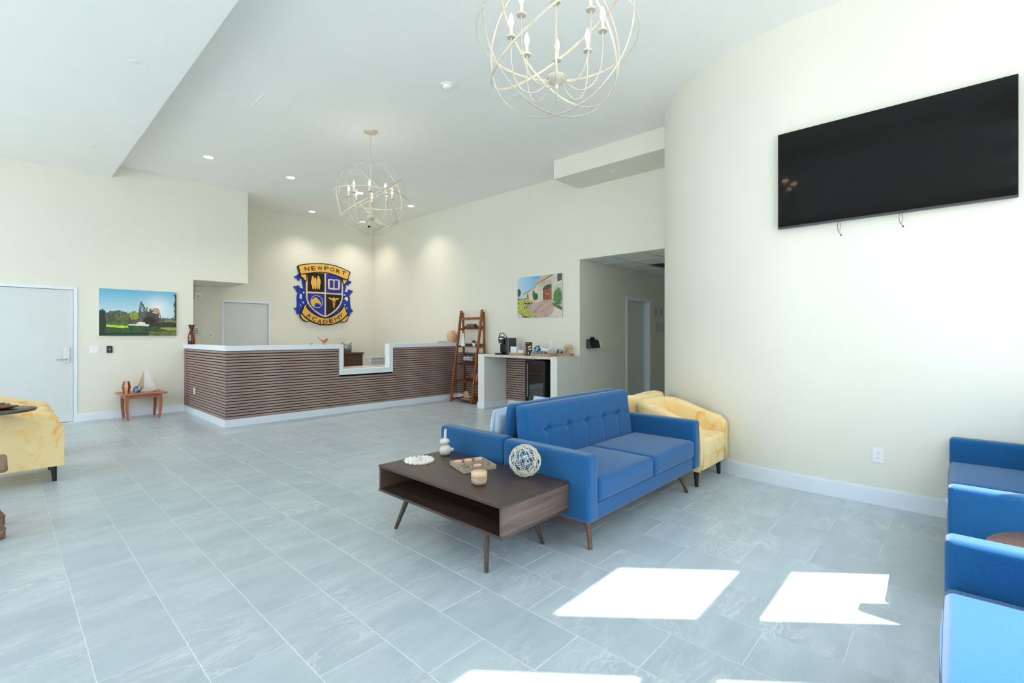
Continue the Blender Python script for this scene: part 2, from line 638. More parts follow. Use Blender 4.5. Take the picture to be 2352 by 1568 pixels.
TW, TL = 0.305, 0.610              # tile size; joints add 3 mm
def tile_verts(cx, cy):
    hx, hy, c = TW / 2, TL / 2, 0.0015
    lo = [(cx - hx, cy - hy, -.0015), (cx + hx, cy - hy, -.0015), (cx + hx, cy + hy, -.0015), (cx - hx, cy + hy, -.0015)]
    hi = [(cx - hx + c, cy - hy + c, 0), (cx + hx - c, cy - hy + c, 0), (cx + hx - c, cy + hy - c, 0), (cx - hx + c, cy + hy - c, 0)]
    return lo, hi
def add_tile(bm, cx, cy):
    lo, hi = tile_verts(cx, cy)
    a = [bm.verts.new(p) for p in lo]; b = [bm.verts.new(p) for p in hi]
    bm.faces.new(b)
    for i in range(4):
        j = (i + 1) % 4
        bm.faces.new((a[i], a[j], b[j], b[i]))
FV = (math.cos(YAW), math.sin(YAW)); RV = (math.sin(YAW), -math.cos(YAW))
inview, rest = [], []
for i in range(-11, 36):
    cx = 0.2646 + 0.308 * (i + .5)
    for j in range(-7, 16):
        off = 2.487 if i % 2 == 0 else 2.7935
        cy = off + 0.613 * (j + .5)
        if not (XW < cx < 11.1 and YW < cy < YB):
            continue
        if cy > YL and cx < 2.3: continue
        if cx > XR + .1 and not (3.0 < cy < 4.8): continue
        if cx > XTV + .1 and cy < 3.0 and (cx > XR or (XR + .01 - cx) ** 2 + (cy - 1.0) ** 2 < 1.9 ** 2 or cy < 1.0): continue
        dep = cx * FV[0] + cy * FV[1]; lat = cx * RV[0] + cy * RV[1]
        vis = dep > .8 and abs(lat / dep) < 1.12 and dep < 14 and CAMH / dep * FPX < 860 and not (cx > 2.45 and cy > 8.1) and cx < 7.0
        (inview if vis else rest).append((dep, cx, cy))
inview.sort()
bmt = B(); add_tile(bmt, 0, 0)
t0 = obj('tile', bmt, TILE, floor, loc=(inview[0][1], inview[0][2], 0))
for d, cx, cy in inview[1:298]:
    t = t0.copy(); COL.objects.link(t); t.location = (cx, cy, 0)
bmt = B()
for d, cx, cy in inview[298:] + rest:
    add_tile(bmt, cx, cy)
far = obj('tile_field', bmt, TILE, floor); far['kind'] = 'stuff'

# ceilings
bm = B(); box(bm, 1.28, 7.1, YW - .02, YB + .15, HC, HC + .15)
ceiling = struct(obj('ceiling', bm, CEIL), 'high flat white ceiling over the lobby')
bm = B(); box(bm, XW - .2, 1.28, YW - .02, YB + .15, LC, HC + .15)
struct(obj('ceiling_low', bm, CEIL), 'lower white ceiling step on the left side of the lobby')

# left wall with door opening
bm = B()
box(bm, XW, -.105, YL, YL + .12, 0, HC)
box(bm, -.105, .82, YL, YL + .12, 2.105, HC)
box(bm, .82, 2.444, YL, YL + .12, 0, HC)
box(bm, 2.324, 2.444, YL + .12, YB, 0, HC)
box(bm, XW, 2.3, YL + .9, YL + 1.0, 0, HC)
wl = struct(obj('wall_left', bm, WALL), 'cream wall with the landscape print and small side table')
bm = B(); box(bm, 2.444, 3.37, YL, YB, 2.402, HC)
struct(obj('wall_soffit', bm, WALL), 'cream boxed soffit over the door alcove')
bm = B()
box(bm, 2.324, 3.275, YB, YB + .12, 0, HC)
box(bm, 3.275, 4.19, YB, YB + .12, 2.10, HC)
box(bm, 4.19, XR + .12, YB, YB + .12, 0, HC)
struct(obj('wall_back', bm, WALL), 'cream wall behind the reception desk carrying the crest')

bm = B()
box(bm, XR, XR + .12, 4.75, YB, 0, HC)
box(bm, XR, XR + .12, 2.95, 4.75, 2.69, HC)
wr_ = struct(obj('wall_right', bm, WALL), 'cream wall behind the coffee counter and ladder shelf')
bm = B(); box(bm, 6.15, XR, 2.86, 4.772, 3.915, HC)
struct(obj('ceiling_soffit', bm, WALL), 'boxed soffit hanging under the ceiling above the hallway opening')

# curved wall: straight TV wall, then a quarter circle of radius 2 into the hallway
def foot(off):
    pts = [(XTV + off, YW), (XTV + off, 0.0), (XTV + off, 1.0)]
    r = 2.0 - off
    for k in range(1, 41):
        a = math.pi - (math.pi / 2) * k / 40
        pts.append((6.86 + r * math.cos(a), 1.0 + r * math.sin(a)))
    pts.append((11.2, 1.0 + r))
    return pts
def strip(bm, outer, inner, z0, z1):
    n = len(outer)
    A = [[bm.verts.new((p[0], p[1], z)) for p in s] for s in (outer, inner) for z in (z0, z1)]
    for i in range(n - 1):
        bm.faces.new((A[0][i], A[0][i + 1], A[1][i + 1], A[1][i]))
        bm.faces.new((A[2][i + 1], A[2][i], A[3][i], A[3][i + 1]))
        bm.faces.new((A[1][i], A[1][i + 1], A[3][i + 1], A[3][i]))
        bm.faces.new((A[0][i + 1], A[0][i], A[2][i], A[2][i + 1]))
    for i in (0, n - 1):
        bm.faces.new((A[0][i], A[1][i], A[3][i], A[2][i]))
    bmesh.ops.recalc_face_normals(bm, faces=bm.faces[:])
bm = B(); strip(bm, foot(0), foot(.12), 0, HC)
wc = struct(obj('wall_curved', bm, WALL, smooth=True), 'smooth cream wall curving into the hallway, with the television')
bm = B(); strip(bm, foot(-.014), foot(.001), 0, .125); strip(bm, foot(-.008), foot(.001), .125, .14)
struct(obj('baseboard_curved', bm, TRIM, smooth=True), 'white baseboard along the curved wall')

# hallway
bm = B()
box(bm, XR + .12, 8.44, 4.75, 4.87, 0, 2.9)
box(bm, 8.44, 9.47, 4.75, 4.87, 2.10, 2.9)
box(bm, 9.47, 11.2, 4.75, 4.87, 0, 2.9)
box(bm, 11.2, 11.32, 2.9, 4.87, 0, 2.9)
box(bm, 8.30, 9.60, 5.3, 5.4, 0, 2.5)
struct(obj('wall_hall', bm, WALL), 'grey-cream left wall of the hallway')
bm = B(); box(bm, XR + .12, 11.3, 2.95, 4.87, 2.74, 2.86)
hc = struct(obj('ceiling_hall', bm, CEIL), 'suspended panel ceiling in the hallway')
xs = [6.97 + .61 * k for k in range(0, 8)]
ys = [2.97, 3.58, 4.19, 4.75]
bmg = B()
for x in xs:
    box(bmg, x - .012, x + .012, 2.97, 4.75, 2.688, 2.70)
for y in ys:
    box(bmg, 6.97, 11.2, y - .012, y + .012, 2.686, 2.70)
obj('grid_rail', bmg, GRIDM, hc)
for i in range(len(xs) - 1):
    for k in range(len(ys) - 1):
        if xs[i] + .61 > 11.3: continue
        vent = (i == 2 and k == 1)
        bmp = B(); box(bmp, xs[i] + .013, xs[i] + .597, ys[k] + .013, ys[k + 1] - .013, 2.694, 2.706)
        if vent:
            for q in range(6):
                box(bmp, xs[i] + .04, xs[i] + .57, ys[k] + .05 + q * .085, ys[k] + .09 + q * .085, 2.684, 2.694)
            obj('air_grille', bmp, DGREY, hc)
        else:
            obj('panel', bmp, PANEL, hc)

# window wall and rear wall behind the camera
def wall_with_holes(bm, a0, a1, z1, holes, put):
    """vertical wall strip; holes = list of (a, b, [(z0, z1), ...])"""
    cur = a0
    for a, b, rows in holes:
        put(cur, a, 0, z1)
        zc = 0
        for z0_, z1_ in rows:
            put(a, b, zc, z0_); zc = z1_
        put(a, b, zc, z1)
        cur = b
    put(cur, a1, 0, z1)
ROWS = [(0.35, 2.805), (3.17, 4.192)]
cols = [(-2.4, -1.73), (-1.0, -.33), (.4, 1.07), (1.95, 3.256), (3.745, 4.437)]
bm = B()
wall_with_holes(bm, XW, XTV, HC, [(a, b, ROWS) for a, b in cols], lambda a, b, z0, z1: box(bm, a, b, YW - .02, YW, z0, z1))
struct(obj('wall_front', bm, WALL), 'window wall behind the blue sofas')
LROW = [(0.5, 3.3)]
lcols = [(0.2 + 1.95 * k, 1.95 + 1.95 * k) for k in (1, 2, 3, 4)]
bm = B()
wall_with_holes(bm, YW, YL, HC, [(a, b, LROW) for a, b in lcols], lambda a, b, z0, z1: box(bm, XW - .12, XW, a, b, z0, z1))
struct(obj('wall_rear', bm, WALL), 'window wall at the far left of the lobby')
wi = 0
def window(axis, a, b, z0, z1):
    global wi
    wi += 1
    bm = B()
    f = .025
    def put(p, q, r, s):
        if axis == 'x':
            box(bm, p, q, YW - .02, YW - .005, r, s)
        else:
            box(bm, XW - .09, XW - .04, p, q, r, s)
    put(a, a + f, z0, z1); put(b - f, b, z0, z1); put(a, b, z0, z0 + f); put(a, b, z1 - f, z1)
    w = struct(obj('window_%d' % wi, bm, FRAMED), 'tall bronze framed window')
    bm = B()
    if axis == 'x':
        box(bm, a + f, b - f, YW - .014, YW - .010, z0 + f, z1 - f)
    else:
        box(bm, XW - .067, XW - .063, a + f, b - f, z0 + f, z1 - f)
    obj('pane', bm, PANE, w)
for a, b in cols:
    for r in ROWS:
        window('x', a, b, *r)
for a, b in lcols:
    window('y', a, b, *LROW[0])
def portal(x, y, z, rx, rz, sx, sy):
    l = bpy.data.lights.new('window_portal', 'AREA'); l.shape = 'RECTANGLE'; l.size = sx; l.size_y = sy
    l.cycles.is_portal = True
    o = bpy.data.objects.new('window_portal', l); COL.objects.link(o)
    o.location = (x, y, z); o.rotation_euler = (rx, 0, rz)
for r in ROWS:
    portal(1.14, YW - .03, (r[0] + r[1]) / 2, R(90), R(180), 6.7, r[1] - r[0])
portal(XW - .13, 6.0, 1.9, R(90), R(-90) , 7.8, 2.9)
# outside: pale ground added out of view, bouncing sunlight up to the ceilings
bm = B(); box(bm, -40, 40, -40, 40, -.35, -.15)
struct(obj('ground', bm, simple('bounce_ground', S(200, 201, 198), rough=0.9, noise=0.05)), 'unseen pale ground added outside the windows to bounce sunlight indoors')

# baseboards
def baseboard(name, *segs):
    bm = B()
    for s in segs:
        box(bm, *s)
    return struct(obj(name, bm, TRIM))
baseboard('baseboard_left', (.86, 2.30, YL - .014, YL, 0, .11), (.86, 2.30, YL - .009, YL, .11, .12), (XW, -.15, YL - .014, YL, 0, .115))
baseboard('baseboard_hall', (6.87, 8.39, 4.736, 4.75, 0, .11), (9.58, 11.2, 4.736, 4.75, 0, .11))
baseboard('baseboard_right', (XR - .012, XR, 4.89, 6.47, 0, .11), (XR - .012, XR, 6.635, 7.945, 0, .11))
baseboard('baseboard_back', (4.24, 5.6, YB - .014, YB, 0, .115))

# doors
def door(name, x0, x1, y, top, hinge_x, handle):
    d = struct(obj(name, (lambda b: (box(b, x0 + .004, x1 - .004, y + .018, y + .06, .008, top - .006), b)[1])(B()), DOORM), 'flush white door')
    bm = B()
    w = .045
    box(bm, x0 - w, x0, y - .012, y + .10, 0, top + w, bev=.002)
    box(bm, x1, x1 + w, y - .012, y + .10, 0, top + w, bev=.002)
    box(bm, x0, x1, y - .012, y + .10, top, top + w, bev=.002)
    box(bm, x0 - w, x1 + w, y + .10, y + .115, 0, top + w)  # unseen backing panel added to block daylight leaking round the leaf
    obj('door_frame', bm, TRIM, d)
    for z in (0.25, 1.05, 1.86):
        bm = B(); frustum(bm, (hinge_x, y + .006, z - .055), (hinge_x, y + .006, z + .055), .009, .009, 10)
        obj('hinge', bm, STEEL, d, smooth=True)
    return d
d1 = door('door_1', -.10, .815, YL, 2.10, -.10, True)
bm = B(); box(bm, .70, .775, YL + .004, YL + .018, .945, 1.19, bev=.004)
box(bm, .715, .76, YL - .002, YL + .004, 1.12, 1.155, bev=.002)
pl = obj('lock_plate', bm, simple('satin_nickel', S(205, 208, 208), rough=0.35, metal=0.5, noise=.02), d1)
bm = B()
frustum(bm, (.737, YL + .004, 1.0), (.737, YL - .05, 1.0), .014, .012, 14)
tube(bm, [(.745, YL - .05, 1.0), (.70, YL - .052, 1.0), (.65, YL - .05, 1.0), (.615, YL - .045, .998)], .010, 10)
obj('door_handle', bm, STEEL, d1, smooth=True)
d2 = door('door_2', 3.28, 4.185, YB, 2.09, 3.283, False)
# hallway door: deep jamb, leaf at the back of it
bm = B()
box(bm, 8.44, 8.50, 4.735, 4.93, 0, 2.15, bev=.002); box(bm, 9.42, 9.48, 4.735, 4.93, 0, 2.15, bev=.002)
box(bm, 8.42, 9.50, 4.93, 4.95, 0, 2.2)  # unseen panel added behind the jamb to keep outside light out
box(bm, 8.50, 9.42, 4.735, 4.93, 2.08, 2.15, bev=.002)
d3 = struct(obj('door_3', bm, TRIM), 'white framed door recessed in the hallway wall')
part_box('door_leaf', DOORM, d3, 8.502, 9.418, 4.872, 4.905, .01, 2.078)

# slatted wainscot on the right wall under the coffee counter and behind the ladder shelf
bm = B(); box(bm, XR - .008, XR - .001, 4.89, 7.945, .11, 1.0)
wp = struct(obj('trim_1', bm, FELT), 'horizontal wood slat wainscot behind the ladder shelf')
bm = B(); box(bm, XR - .03, XR, 4.89, 7.945, 1.0, 1.008)
obj('cap_rail', bm, DGREY, wp)
P = 0.0446
for y0, y1 in ((6.638, 7.94), (4.895, 6.467)):
    bms = B(); box(bms, -.011, .011, y0, y1, -.0157, .0157)
    first = None
    k = 0
    while .1345 + k * P < .984:
        if first is None:
            first = obj('slat', bms, SLATY, wp, loc=(XR - .019, 0, .1345))
        else:
            s = first.copy(); COL.objects.link(s); s.location = (XR - .019, 0, .1345 + k * P)
        k += 1

# ================================================================ RECEPTION DESK
DX0, DY0, DT = 2.30, 7.95, .13
desk = thing('reception_desk', 'long L shaped reception desk clad in brown horizontal slats with white cap', 'desk', (DX0, DY0, 0))
L = XR - DX0 - .005                # front length
NX0, NX1 = 1.871, 2.808            # transaction notch (local)
D = YL - DY0                       # depth of the left return
def lp(name, m, *a, bev=0.0): return part_box(name, m, desk, *a, bev=bev)
# core walls (felt-black outside faces behind the slats, white inside)
bm = B()
box(bm, .02, L, .02, DT, .10, .66); box(bm, .02, NX0 - .03, .02, DT, .66, 1.15); box(bm, NX1 + .03, L, .02, DT, .66, 1.15)
box(bm, .02, DT, DT, D, .10, 1.15)
obj('body', bm, FELT, desk)
lp('baseboard', TRIM, -.006, L, -.006, DT + .02, 0, .112); lp('baseboard', TRIM, -.006, DT + .02, DT + .02, D, 0, .112)
bm = B()
t = .078
box(bm, -.008, NX0, -.008, DT + .02, 1.14, 1.215, bev=.002)
box(bm, NX1, L, -.008, DT + .02, 1.14, 1.215, bev=.002)
box(bm, -.008, DT + .02, DT + .02, D, 1.14, 1.215, bev=.002)
box(bm, NX0 - t, NX0, -.008, DT + .02, .675, 1.14); box(bm, NX1, NX1 + t, -.008, DT + .02, .675, 1.14)
box(bm, NX0, NX1, -.008, DT + .02, .675, .765)
obj('cap', bm, TRIM, desk)
def slatrow(x0, x1, z, side=False):
    bms = B()
    if side:
        box(bms, 0, .018, x0, x1, -.0157, .0157)
        return obj('slat', bms, SLATY, desk, loc=(0.001, 0, z))
    box(bms, x0, x1, 0, .018, -.0157, .0157)
    return obj('slat', bms, SLATW, desk, loc=(0, 0.001, z))
protos = {}
k = 0
while .1345 + k * P < 1.12:
    z = .1345 + k * P
    jobs = [('side', .022, D, True)]
    if z > .675 - .0165:
        jobs += [('l', .001, NX0 - t - .001, False), ('r', NX1 + t + .001, L, False)]
    else:
        jobs += [('f', .001, L, False)]
    for key, a, b, sd_ in jobs:
        if key in protos:
            s = protos[key].copy(); COL.objects.link(s)
            s.location = (s.location.x, s.location.y, z)
        else:
            protos[key] = slatrow(a, b, z, sd_)
    k += 1
part_box('outlet_plate', WHITE, desk, -.006, .0, 1.60, 1.68, .36, .475, bev=.002)
# inner worktop (granite) and raised granite return, seen through the notch
part_box('worktop', GRANITE, desk, DT + .02, L - .01, DT + .02, .80, .735, .765, bev=.003)
wc2 = thing('back_counter', 'granite topped white counter seen through the desk opening', 'counter', (5.63, 9.48, 0))
part_box('base', TRIM, wc2, 0, 1.2, 0, .17, 0, .62, bev=.003)
part_box('splash', GRANITE, wc2, -.0, 1.2, 0, .16, .62, .79, bev=.003)
part_box('shelf', TRIM, wc2, .02, 1.2, .02, .16, .79, .855, bev=.003)
part_box('granite_top', GRANITE, wc2, -.02, 1.2, -.02, .17, .855, .90, bev=.004)

cab = thing('wooden_cabinet', 'dark brown wooden cabinet under the silver pot behind the desk', 'cabinet', (5.40, 10.95, 0))
CABW = wood('cabinet_wood', S(62, 38, 30), S(88, 56, 44), rough=0.4, axis=2, scale=5)
part_box('body', CABW, cab, 0, .88, .03, .45, 0, .90, bev=.003)
part_box('top', CABW, cab, -.02, .90, 0, .46, .90, .945, bev=.004)
for x0, x1 in ((.03, .43), (.45, .85)):
    bm = B()
    box(bm, x0, x1, .008, .028, .05, .87, bev=.002)
    dd = obj('door', bm, CABW, cab)
    bm = B(); blob(bm, ((x1 - .03) if x0 < .2 else x0 + .03, .0, .5), .012, .012, .012)
    obj('knob', bm, STEEL, dd, smooth=True)

pot = thing('metal_pot', 'hammered silver barrel pot with two upright handles on the brown cabinet', 'pot', (5.955, 11.18, .946))
HAM = simple('hammered_metal', S(150, 150, 148), rough=0.3, metal=0.85, noise=0.15, nscale=40, bump=0.6, bscale=60)
bm = B(); lathe(bm, [(0, 0), (.095, 0), (.118, .06), (.125, .12), (.115, .19), (.105, .215), (.10, .215), (.10, .19), (0, .18)], n=32)
obj('body', bm, HAM, pot, smooth=True)
for s in (-1, 1):
    bm = B(); tube(bm, [(s * .095, -.02, .20), (s * .11, -.02, .235), (s * .13, 0, .255), (s * .125, .02, .235), (s * .10, .02, .2)], .006, 8)
    obj('handle', bm, BLACK, pot, smooth=True)

# things standing on the desk cap
TZ = 1.216
bird = thing('wooden_bird', 'small carved brown wooden bird with a long upturned tail', 'figurine', (3.845, 8.0, TZ))
BW = wood('bird_wood', S(150, 92, 66), S(180, 120, 90), rough=0.4, axis=0, scale=8)
bm = B()
bmesh.ops.create_uvsphere(bm, u_segments=20, v_segments=12, radius=1)
for v in bm.verts:
    x, y, z = v.co
    v.co = (x * .045, y * .024, z * .03 + .052 + (.012 * x if x > 0 else -.0 * x))
    if x < -.3: v.co.z += (-.3 - x) * .02
tube(bm, [(-.02, 0, .055), (-.05, 0, .07), (-.085, 0, .10), (-.12, 0, .137)], [.018, .013, .008, .006], 10, flat=.7)
obj('body', bm, BW, bird, smooth=True)
bm = B(); blob(bm, (.038, 0, .088), .024, .020, .022)
frustum(bm, (.058, 0, .09), (.078, 0, .086), .006, .001, 8)
obj('head', bm, BW, bird, smooth=True)
bm = B(); frustum(bm, (0, 0, 0), (0, 0, .03), .003, .003, 8); frustum(bm, (0, 0, 0), (0, 0, .004), .02, .018, 16)
obj('stand', bm, BLACK, bird, smooth=True)

def twig(name, label, loc, n, wid, hgt, seed, cat='ornament'):
    r = random.Random(seed)
    bm = B()
    tube(bm, [(-wid / 2, 0, .004), (0, .004, .006), (wid / 2, 0, .004)], .004, 6)
    for i in range(n):
        x = -wid / 2 + wid * (i + .5) / n
        tube(bm, [(x, 0, .005), (x + r.uniform(-.015, .015), r.uniform(-.01, .01), hgt * .5), (x + r.uniform(-.03, .03), r.uniform(-.01, .01), hgt * r.uniform(.7, 1))], [.003, .0025, .001], 6)
    o = obj(name, bm, simple('dark_twig', S(60, 50, 48), rough=.7, noise=.1), smooth=True, loc=loc)
    return tag(o, label, cat)
twig('twig_ornament', 'tiny dark twig ornament on the desk cap left of the bird', (3.61, 8.0, TZ), 3, .03, .035, 3)
twig('twig_garland', 'row of thin dark twigs lying on the desk cap near the clay vase', (6.47, 8.02, TZ), 12, .26, .055, 8)
bm = B(); lathe(bm, [(0, 0), (.075, 0), (.092, .05), (.112, .13), (.108, .18), (.085, .222), (.062, .24), (.06, .258), (.05, .262), (.045, .24), (.06, .2), (0, .19)], n=32)
tag(obj('clay_vase', bm, simple('pale_clay', S(206, 172, 138), rough=.8, noise=.12, nscale=12, bump=.3, bscale=60), smooth=True, loc=(6.73, 8.035, TZ)),
    'pale terracotta clay vase at the right end of the desk cap', 'vase')
vz = thing('tall_vase', 'tall black and amber waisted vase with white flowers on the desk return', 'vase', (2.372, 10.08, TZ))
bm = B(); lathe(bm, [(0, 0), (.052, 0), (.055, .02), (.058, .05), (.060, .10), (.05, .17), (.033, .235), (.030, .27), (.042, .32), (.056, .352), (.052, .352), (.03, .28), (0, .26)], n=32)
def vasemat():
    m, nt, b = newmat('amber_black_glaze')
    mp = coords(nt, (30, 30, 5))
    n = N(nt, 'ShaderNodeTexNoise'); n.inputs['Scale'].default_value = 1; n.inputs['Detail'].default_value = 5
    nt.links.new(mp.outputs[0], n.inputs['Vector'])
    r = ramp(nt, n.outputs['Fac'], [(0.45, S(30, 16, 10)), (0.6, S(140, 78, 32))])
    nt.links.new(r.outputs[0], b.inputs['Base Color']); b.inputs['Roughness'].default_value = .15
    return m
obj('body', bm, vasemat(), vz, smooth=True)
bm = B()
rr = random.Random(4)
def petal_at(a, z, rad, s):
    c = (rad * math.cos(a), rad * math.sin(a), z)
    blob(bm, c, s, s, s, 8, 5)
for (a, z, s) in ((-2.2, .145, .014), (-2.5, .10, .006), (-2.35, .088, .007), (-2.1, .09, .006), (-1.95, .105, .005), (-2.2, .07, .007), (-2.45, .062, .005), (-1.98, .07, .005), (-2.25, .115, .005), (-2.6, .08, .005)):
    petal_at(a, z, .055 if z > .12 else .058, s)
obj('flower_pattern', bm, simple('white_flower', S(228, 214, 196), rough=.6), vz, smooth=True)

# ================================================================ CREST ON THE BACK WALL
CREST={'mantle_left':[(-647,453),(-686,388),(-747,371),(-730,345),(-686,332),(-659,284),(-614,271),(-631,320),(-603,334),(-558,315),(-560,214),(-541,147),(-519,104),(-569,95),(-608,114),(-631,152),(-625,169),(-675,163),(-703,133),(-758,148),(-747,99),(-697,58),(-692,13),(-653,-12),(-681,-64),(-690,-176),(-678,-287),(-692,-366),(-714,-378),(-758,-367),(-741,-407),(-697,-428),(-697,-489),(-664,-533),(-625,-509),(-547,-383),(-433,-344),(-433,405)],'mantle_right':[(673,555),(654,523),(628,502),(621,381),(719,371),(700,326),(647,298),(641,267),(589,269),(550,266),(563,183),(518,83),(602,83),(630,115),(608,159),(673,154),(680,136),(752,141),(739,86),(680,45),(673,-4),(641,-16),(673,-40),(680,-222),(700,-343),(759,-371),(739,-421),(680,-441),(680,-490),(654,-533),(602,-486),(537,-374),(447,-341),(422,244),(435,401)],'mantle_bottom':[(-473,-266),(-422,-377),(-295,-475),(-131,-574),(7,-616),(184,-553),(359,-440),(486,-304),(460,-185),(7,-138)],'drops':[[(-564,-214),(-541,-208),(-519,-240),(-515,-268),(-541,-258)],[(-620,-257),(-592,-295),(-564,-355),(-592,-328)],[(-627,-128),(-608,-60),(-625,-27),(-569,-46),(-569,-102),(-571,-147),(-597,-154)],[(-541,12),(-504,26),(-504,-14),(-547,-22)],[(-370,-423),(-295,-469),(-202,-529),(-184,-550),(-295,-498)],[(556,-210),(518,-242),(509,-267),(550,-253)],[(602,-280),(582,-348),(560,-361),(578,-300)],[(505,-110),(537,-48),(602,-32),(625,-104),(589,-154),(556,-138),(565,-107)],[(498,22),(544,24),(550,1),(498,-15)],[(346,-441),(271,-497),(172,-544),(258,-521)]],'shield':[(-473,470),(13,540),(477,429),(475,-16),(466,-112),(422,-235),(333,-370),(184,-488),(7,-584),(-154,-511),(-295,-412),(-399,-302),(-458,-186),(-473,-29)],'q1':[(-430,485),(-11,508),(-11,42),(-432,33)],'q2':[(25,506),(233,499),(441,431),(437,39),(25,36)],'q3':[(-433,-6),(-11,-1),(-11,-541),(-131,-487),(-272,-394),(-376,-284),(-428,-162)],'q4':[(25,0),(441,4),(428,-115),(371,-249),(271,-372),(147,-471),(25,-540)],'book':[(71,358),(98,378),(184,385),(233,372),(296,389),(390,373),(390,126),(258,125),(233,104),(209,121),(74,124)],'pages':[[(116,350),(215,354),(215,163),(120,162)],[(246,353),(340,361),(340,158),(246,160)]],'figures':[[(-336,351),(-326,386),(-307,400),(-286,387),(-278,356),(-264,260),(-278,104),(-315,96),(-326,187),(-355,224),(-351,299)],[(-272,334),(-263,369),(-248,382),(-232,370),(-220,338),(-207,242),(-225,97),(-260,98),(-268,191)],[(-207,357),(-187,376),(-184,411),(-169,424),(-150,410),(-147,382),(-126,370),(-109,261),(-124,235),(-131,107),(-169,104),(-171,198),(-187,108),(-211,113),(-199,242)]],'horse':[(-359,-215),(-330,-156),(-272,-119),(-263,-95),(-237,-112),(-205,-92),(-196,-126),(-143,-169),(-97,-231),(-101,-260),(-131,-273),(-143,-250),(-202,-236),(-248,-244),(-266,-291),(-266,-343),(-307,-321),(-344,-277)],'wings':[[(71,-83),(147,-85),(196,-104),(221,-88),(215,-61),(227,-49),(241,-63),(240,-89),(271,-100),(308,-80),(381,-87),(333,-126),(277,-141),(252,-169),(231,-179),(209,-172),(184,-146),(110,-115)],[(221,-126),(238,-125),(233,-374),(224,-374)]],'rib_t_b':[(-678,623),(-592,672),(-422,706),(-248,732),(-71,750),(110,751),(296,730),(486,682),(683,602),(673,573),(630,503),(621,417),(615,362),(573,350),(544,302),(505,260),(466,278),(445,354),(441,413),(296,466),(110,511),(-71,523),(-248,497),(-433,453),(-445,404),(-445,302),(-473,263),(-507,274),(-558,338),(-603,362),(-625,388),(-631,454),(-653,542),(-678,589)],'rib_t_g':[(-650,620),(-558,655),(-422,686),(-248,712),(-71,729),(110,730),(296,707),(473,664),(656,592),(615,519),(599,405),(486,435),(296,493),(110,533),(-71,545),(-248,521),(-422,481),(-592,445),(-608,468),(-625,545)],'curl_t':[[(-603,421),(-479,446),(-465,380),(-468,306),(-485,285),(-511,310),(-547,361),(-592,382)],[(469,404),(550,381),(602,379),(550,345),(518,285),(486,288),(470,344)]],'rib_b_b':[(-496,-276),(-445,-290),(-431,-344),(-341,-440),(-202,-527),(-59,-575),(13,-590),(110,-570),(296,-478),(419,-390),(464,-311),(458,-275),(524,-276),(556,-337),(569,-409),(615,-468),(624,-576),(578,-662),(486,-703),(397,-684),(296,-728),(172,-762),(13,-776),(-131,-767),(-272,-729),(-376,-677),(-445,-709),(-524,-689),(-605,-609),(-627,-532),(-583,-451),(-543,-382),(-532,-314)],'rib_b_g':[(-496,-296),(-456,-302),(-479,-323),(-468,-368),(-365,-466),(-225,-553),(-83,-598),(13,-613),(135,-592),(308,-498),(447,-386),(490,-294),(518,-302),(537,-374),(550,-422),(595,-465),(486,-580),(333,-679),(184,-736),(13,-754),(-131,-741),(-272,-704),(-411,-627),(-513,-551),(-575,-474),(-530,-393),(-513,-330)],'curl_b':[[(-603,-529),(-583,-510),(-552,-552),(-479,-629),(-405,-661),(-433,-690),(-507,-669),(-580,-609)],[(602,-516),(606,-577),(560,-644),(486,-682),(407,-672),(473,-622),(550,-560)]],'n':[(-453,574),(-295,603),(-137,617),(35,635),(184,622),(340,592),(486,562)],'a':[(-401,-549),(-272,-623),(-143,-684),(3,-686),(153,-662),(306,-603),(412,-525)],'hd':[(-306,385),(-247,366),(-167,407)],'hc':[(-210,-202),(-53,-194),(-210,-50),(231,-191),(231,-250),(231,-303)]}

cr = thing('wall_crest', 'large blue, black and gold shield crest with two lettered ribbons', 'sign', (5.5, YB, 2.4))
GOLD = simple('crest_gold', S(226, 178, 84), rough=.5, noise=.04, spec=.3)
PALEG = simple('crest_pale_gold', S(236, 200, 160), rough=.5, noise=.03, spec=.3)
CBLUE = simple('crest_blue', S(30, 58, 156), rough=.5, noise=.05, spec=.3)
CBLK = simple('crest_black', S(34, 30, 30), rough=.5, noise=.05, spec=.3)
LETM = simple('crest_letter_brown', S(64, 34, 30), rough=.5, noise=.03, spec=.3)
def cpoly(name, polys, d0, d1, m, parent=None, soft=2):
    if isinstance(polys[0][0], (int, float)):
        polys = [polys]
    bm = B()
    for p in polys:
        for _ in range(soft):
            q = []
            for a, b in zip(p, p[1:] + p[:1]):
                q += [(a[0] * .8 + b[0] * .2, a[1] * .8 + b[1] * .2), (a[0] * .2 + b[0] * .8, a[1] * .2 + b[1] * .8)]
            p = q
        prism(bm, [(x / 1000, z / 1000) for x, z in p], -d0, -d1)
    return obj(name, bm, m, parent or cr)
C_ = CREST
ml = cpoly('mantling', C_['mantle_left'], .0, .020, CBLUE)
mr = cpoly('mantling', C_['mantle_right'], .0, .020, CBLUE)
mb = cpoly('mantling', C_['mantle_bottom'], .0, .021, CBLUE)
for dp_ in C_['drops']:
    cpoly('cutout', dp_, .0205, .0225, simple('wall_tone', S(229, 225, 211), rough=.7))
sh = cpoly('shield', C_['shield'], .0, .030, PALEG, soft=1)
cpoly('quarter', C_['q1'], .030, .032, CBLK, sh, 0); cpoly('quarter', C_['q2'], .030, .032, CBLUE, sh, 0)
cpoly('quarter', C_['q3'], .030, .032, CBLUE, sh, 0); cpoly('quarter', C_['q4'], .030, .032, CBLK, sh, 0)
cpoly('book', C_['book'], .032, .036, PALEG, soft=1); [cpoly('book_page', q_, .036, .037, CBLUE, soft=0) for q_ in C_['pages']]
[cpoly('family_figure', q_, .032, .036, GOLD) for q_ in C_['figures']]
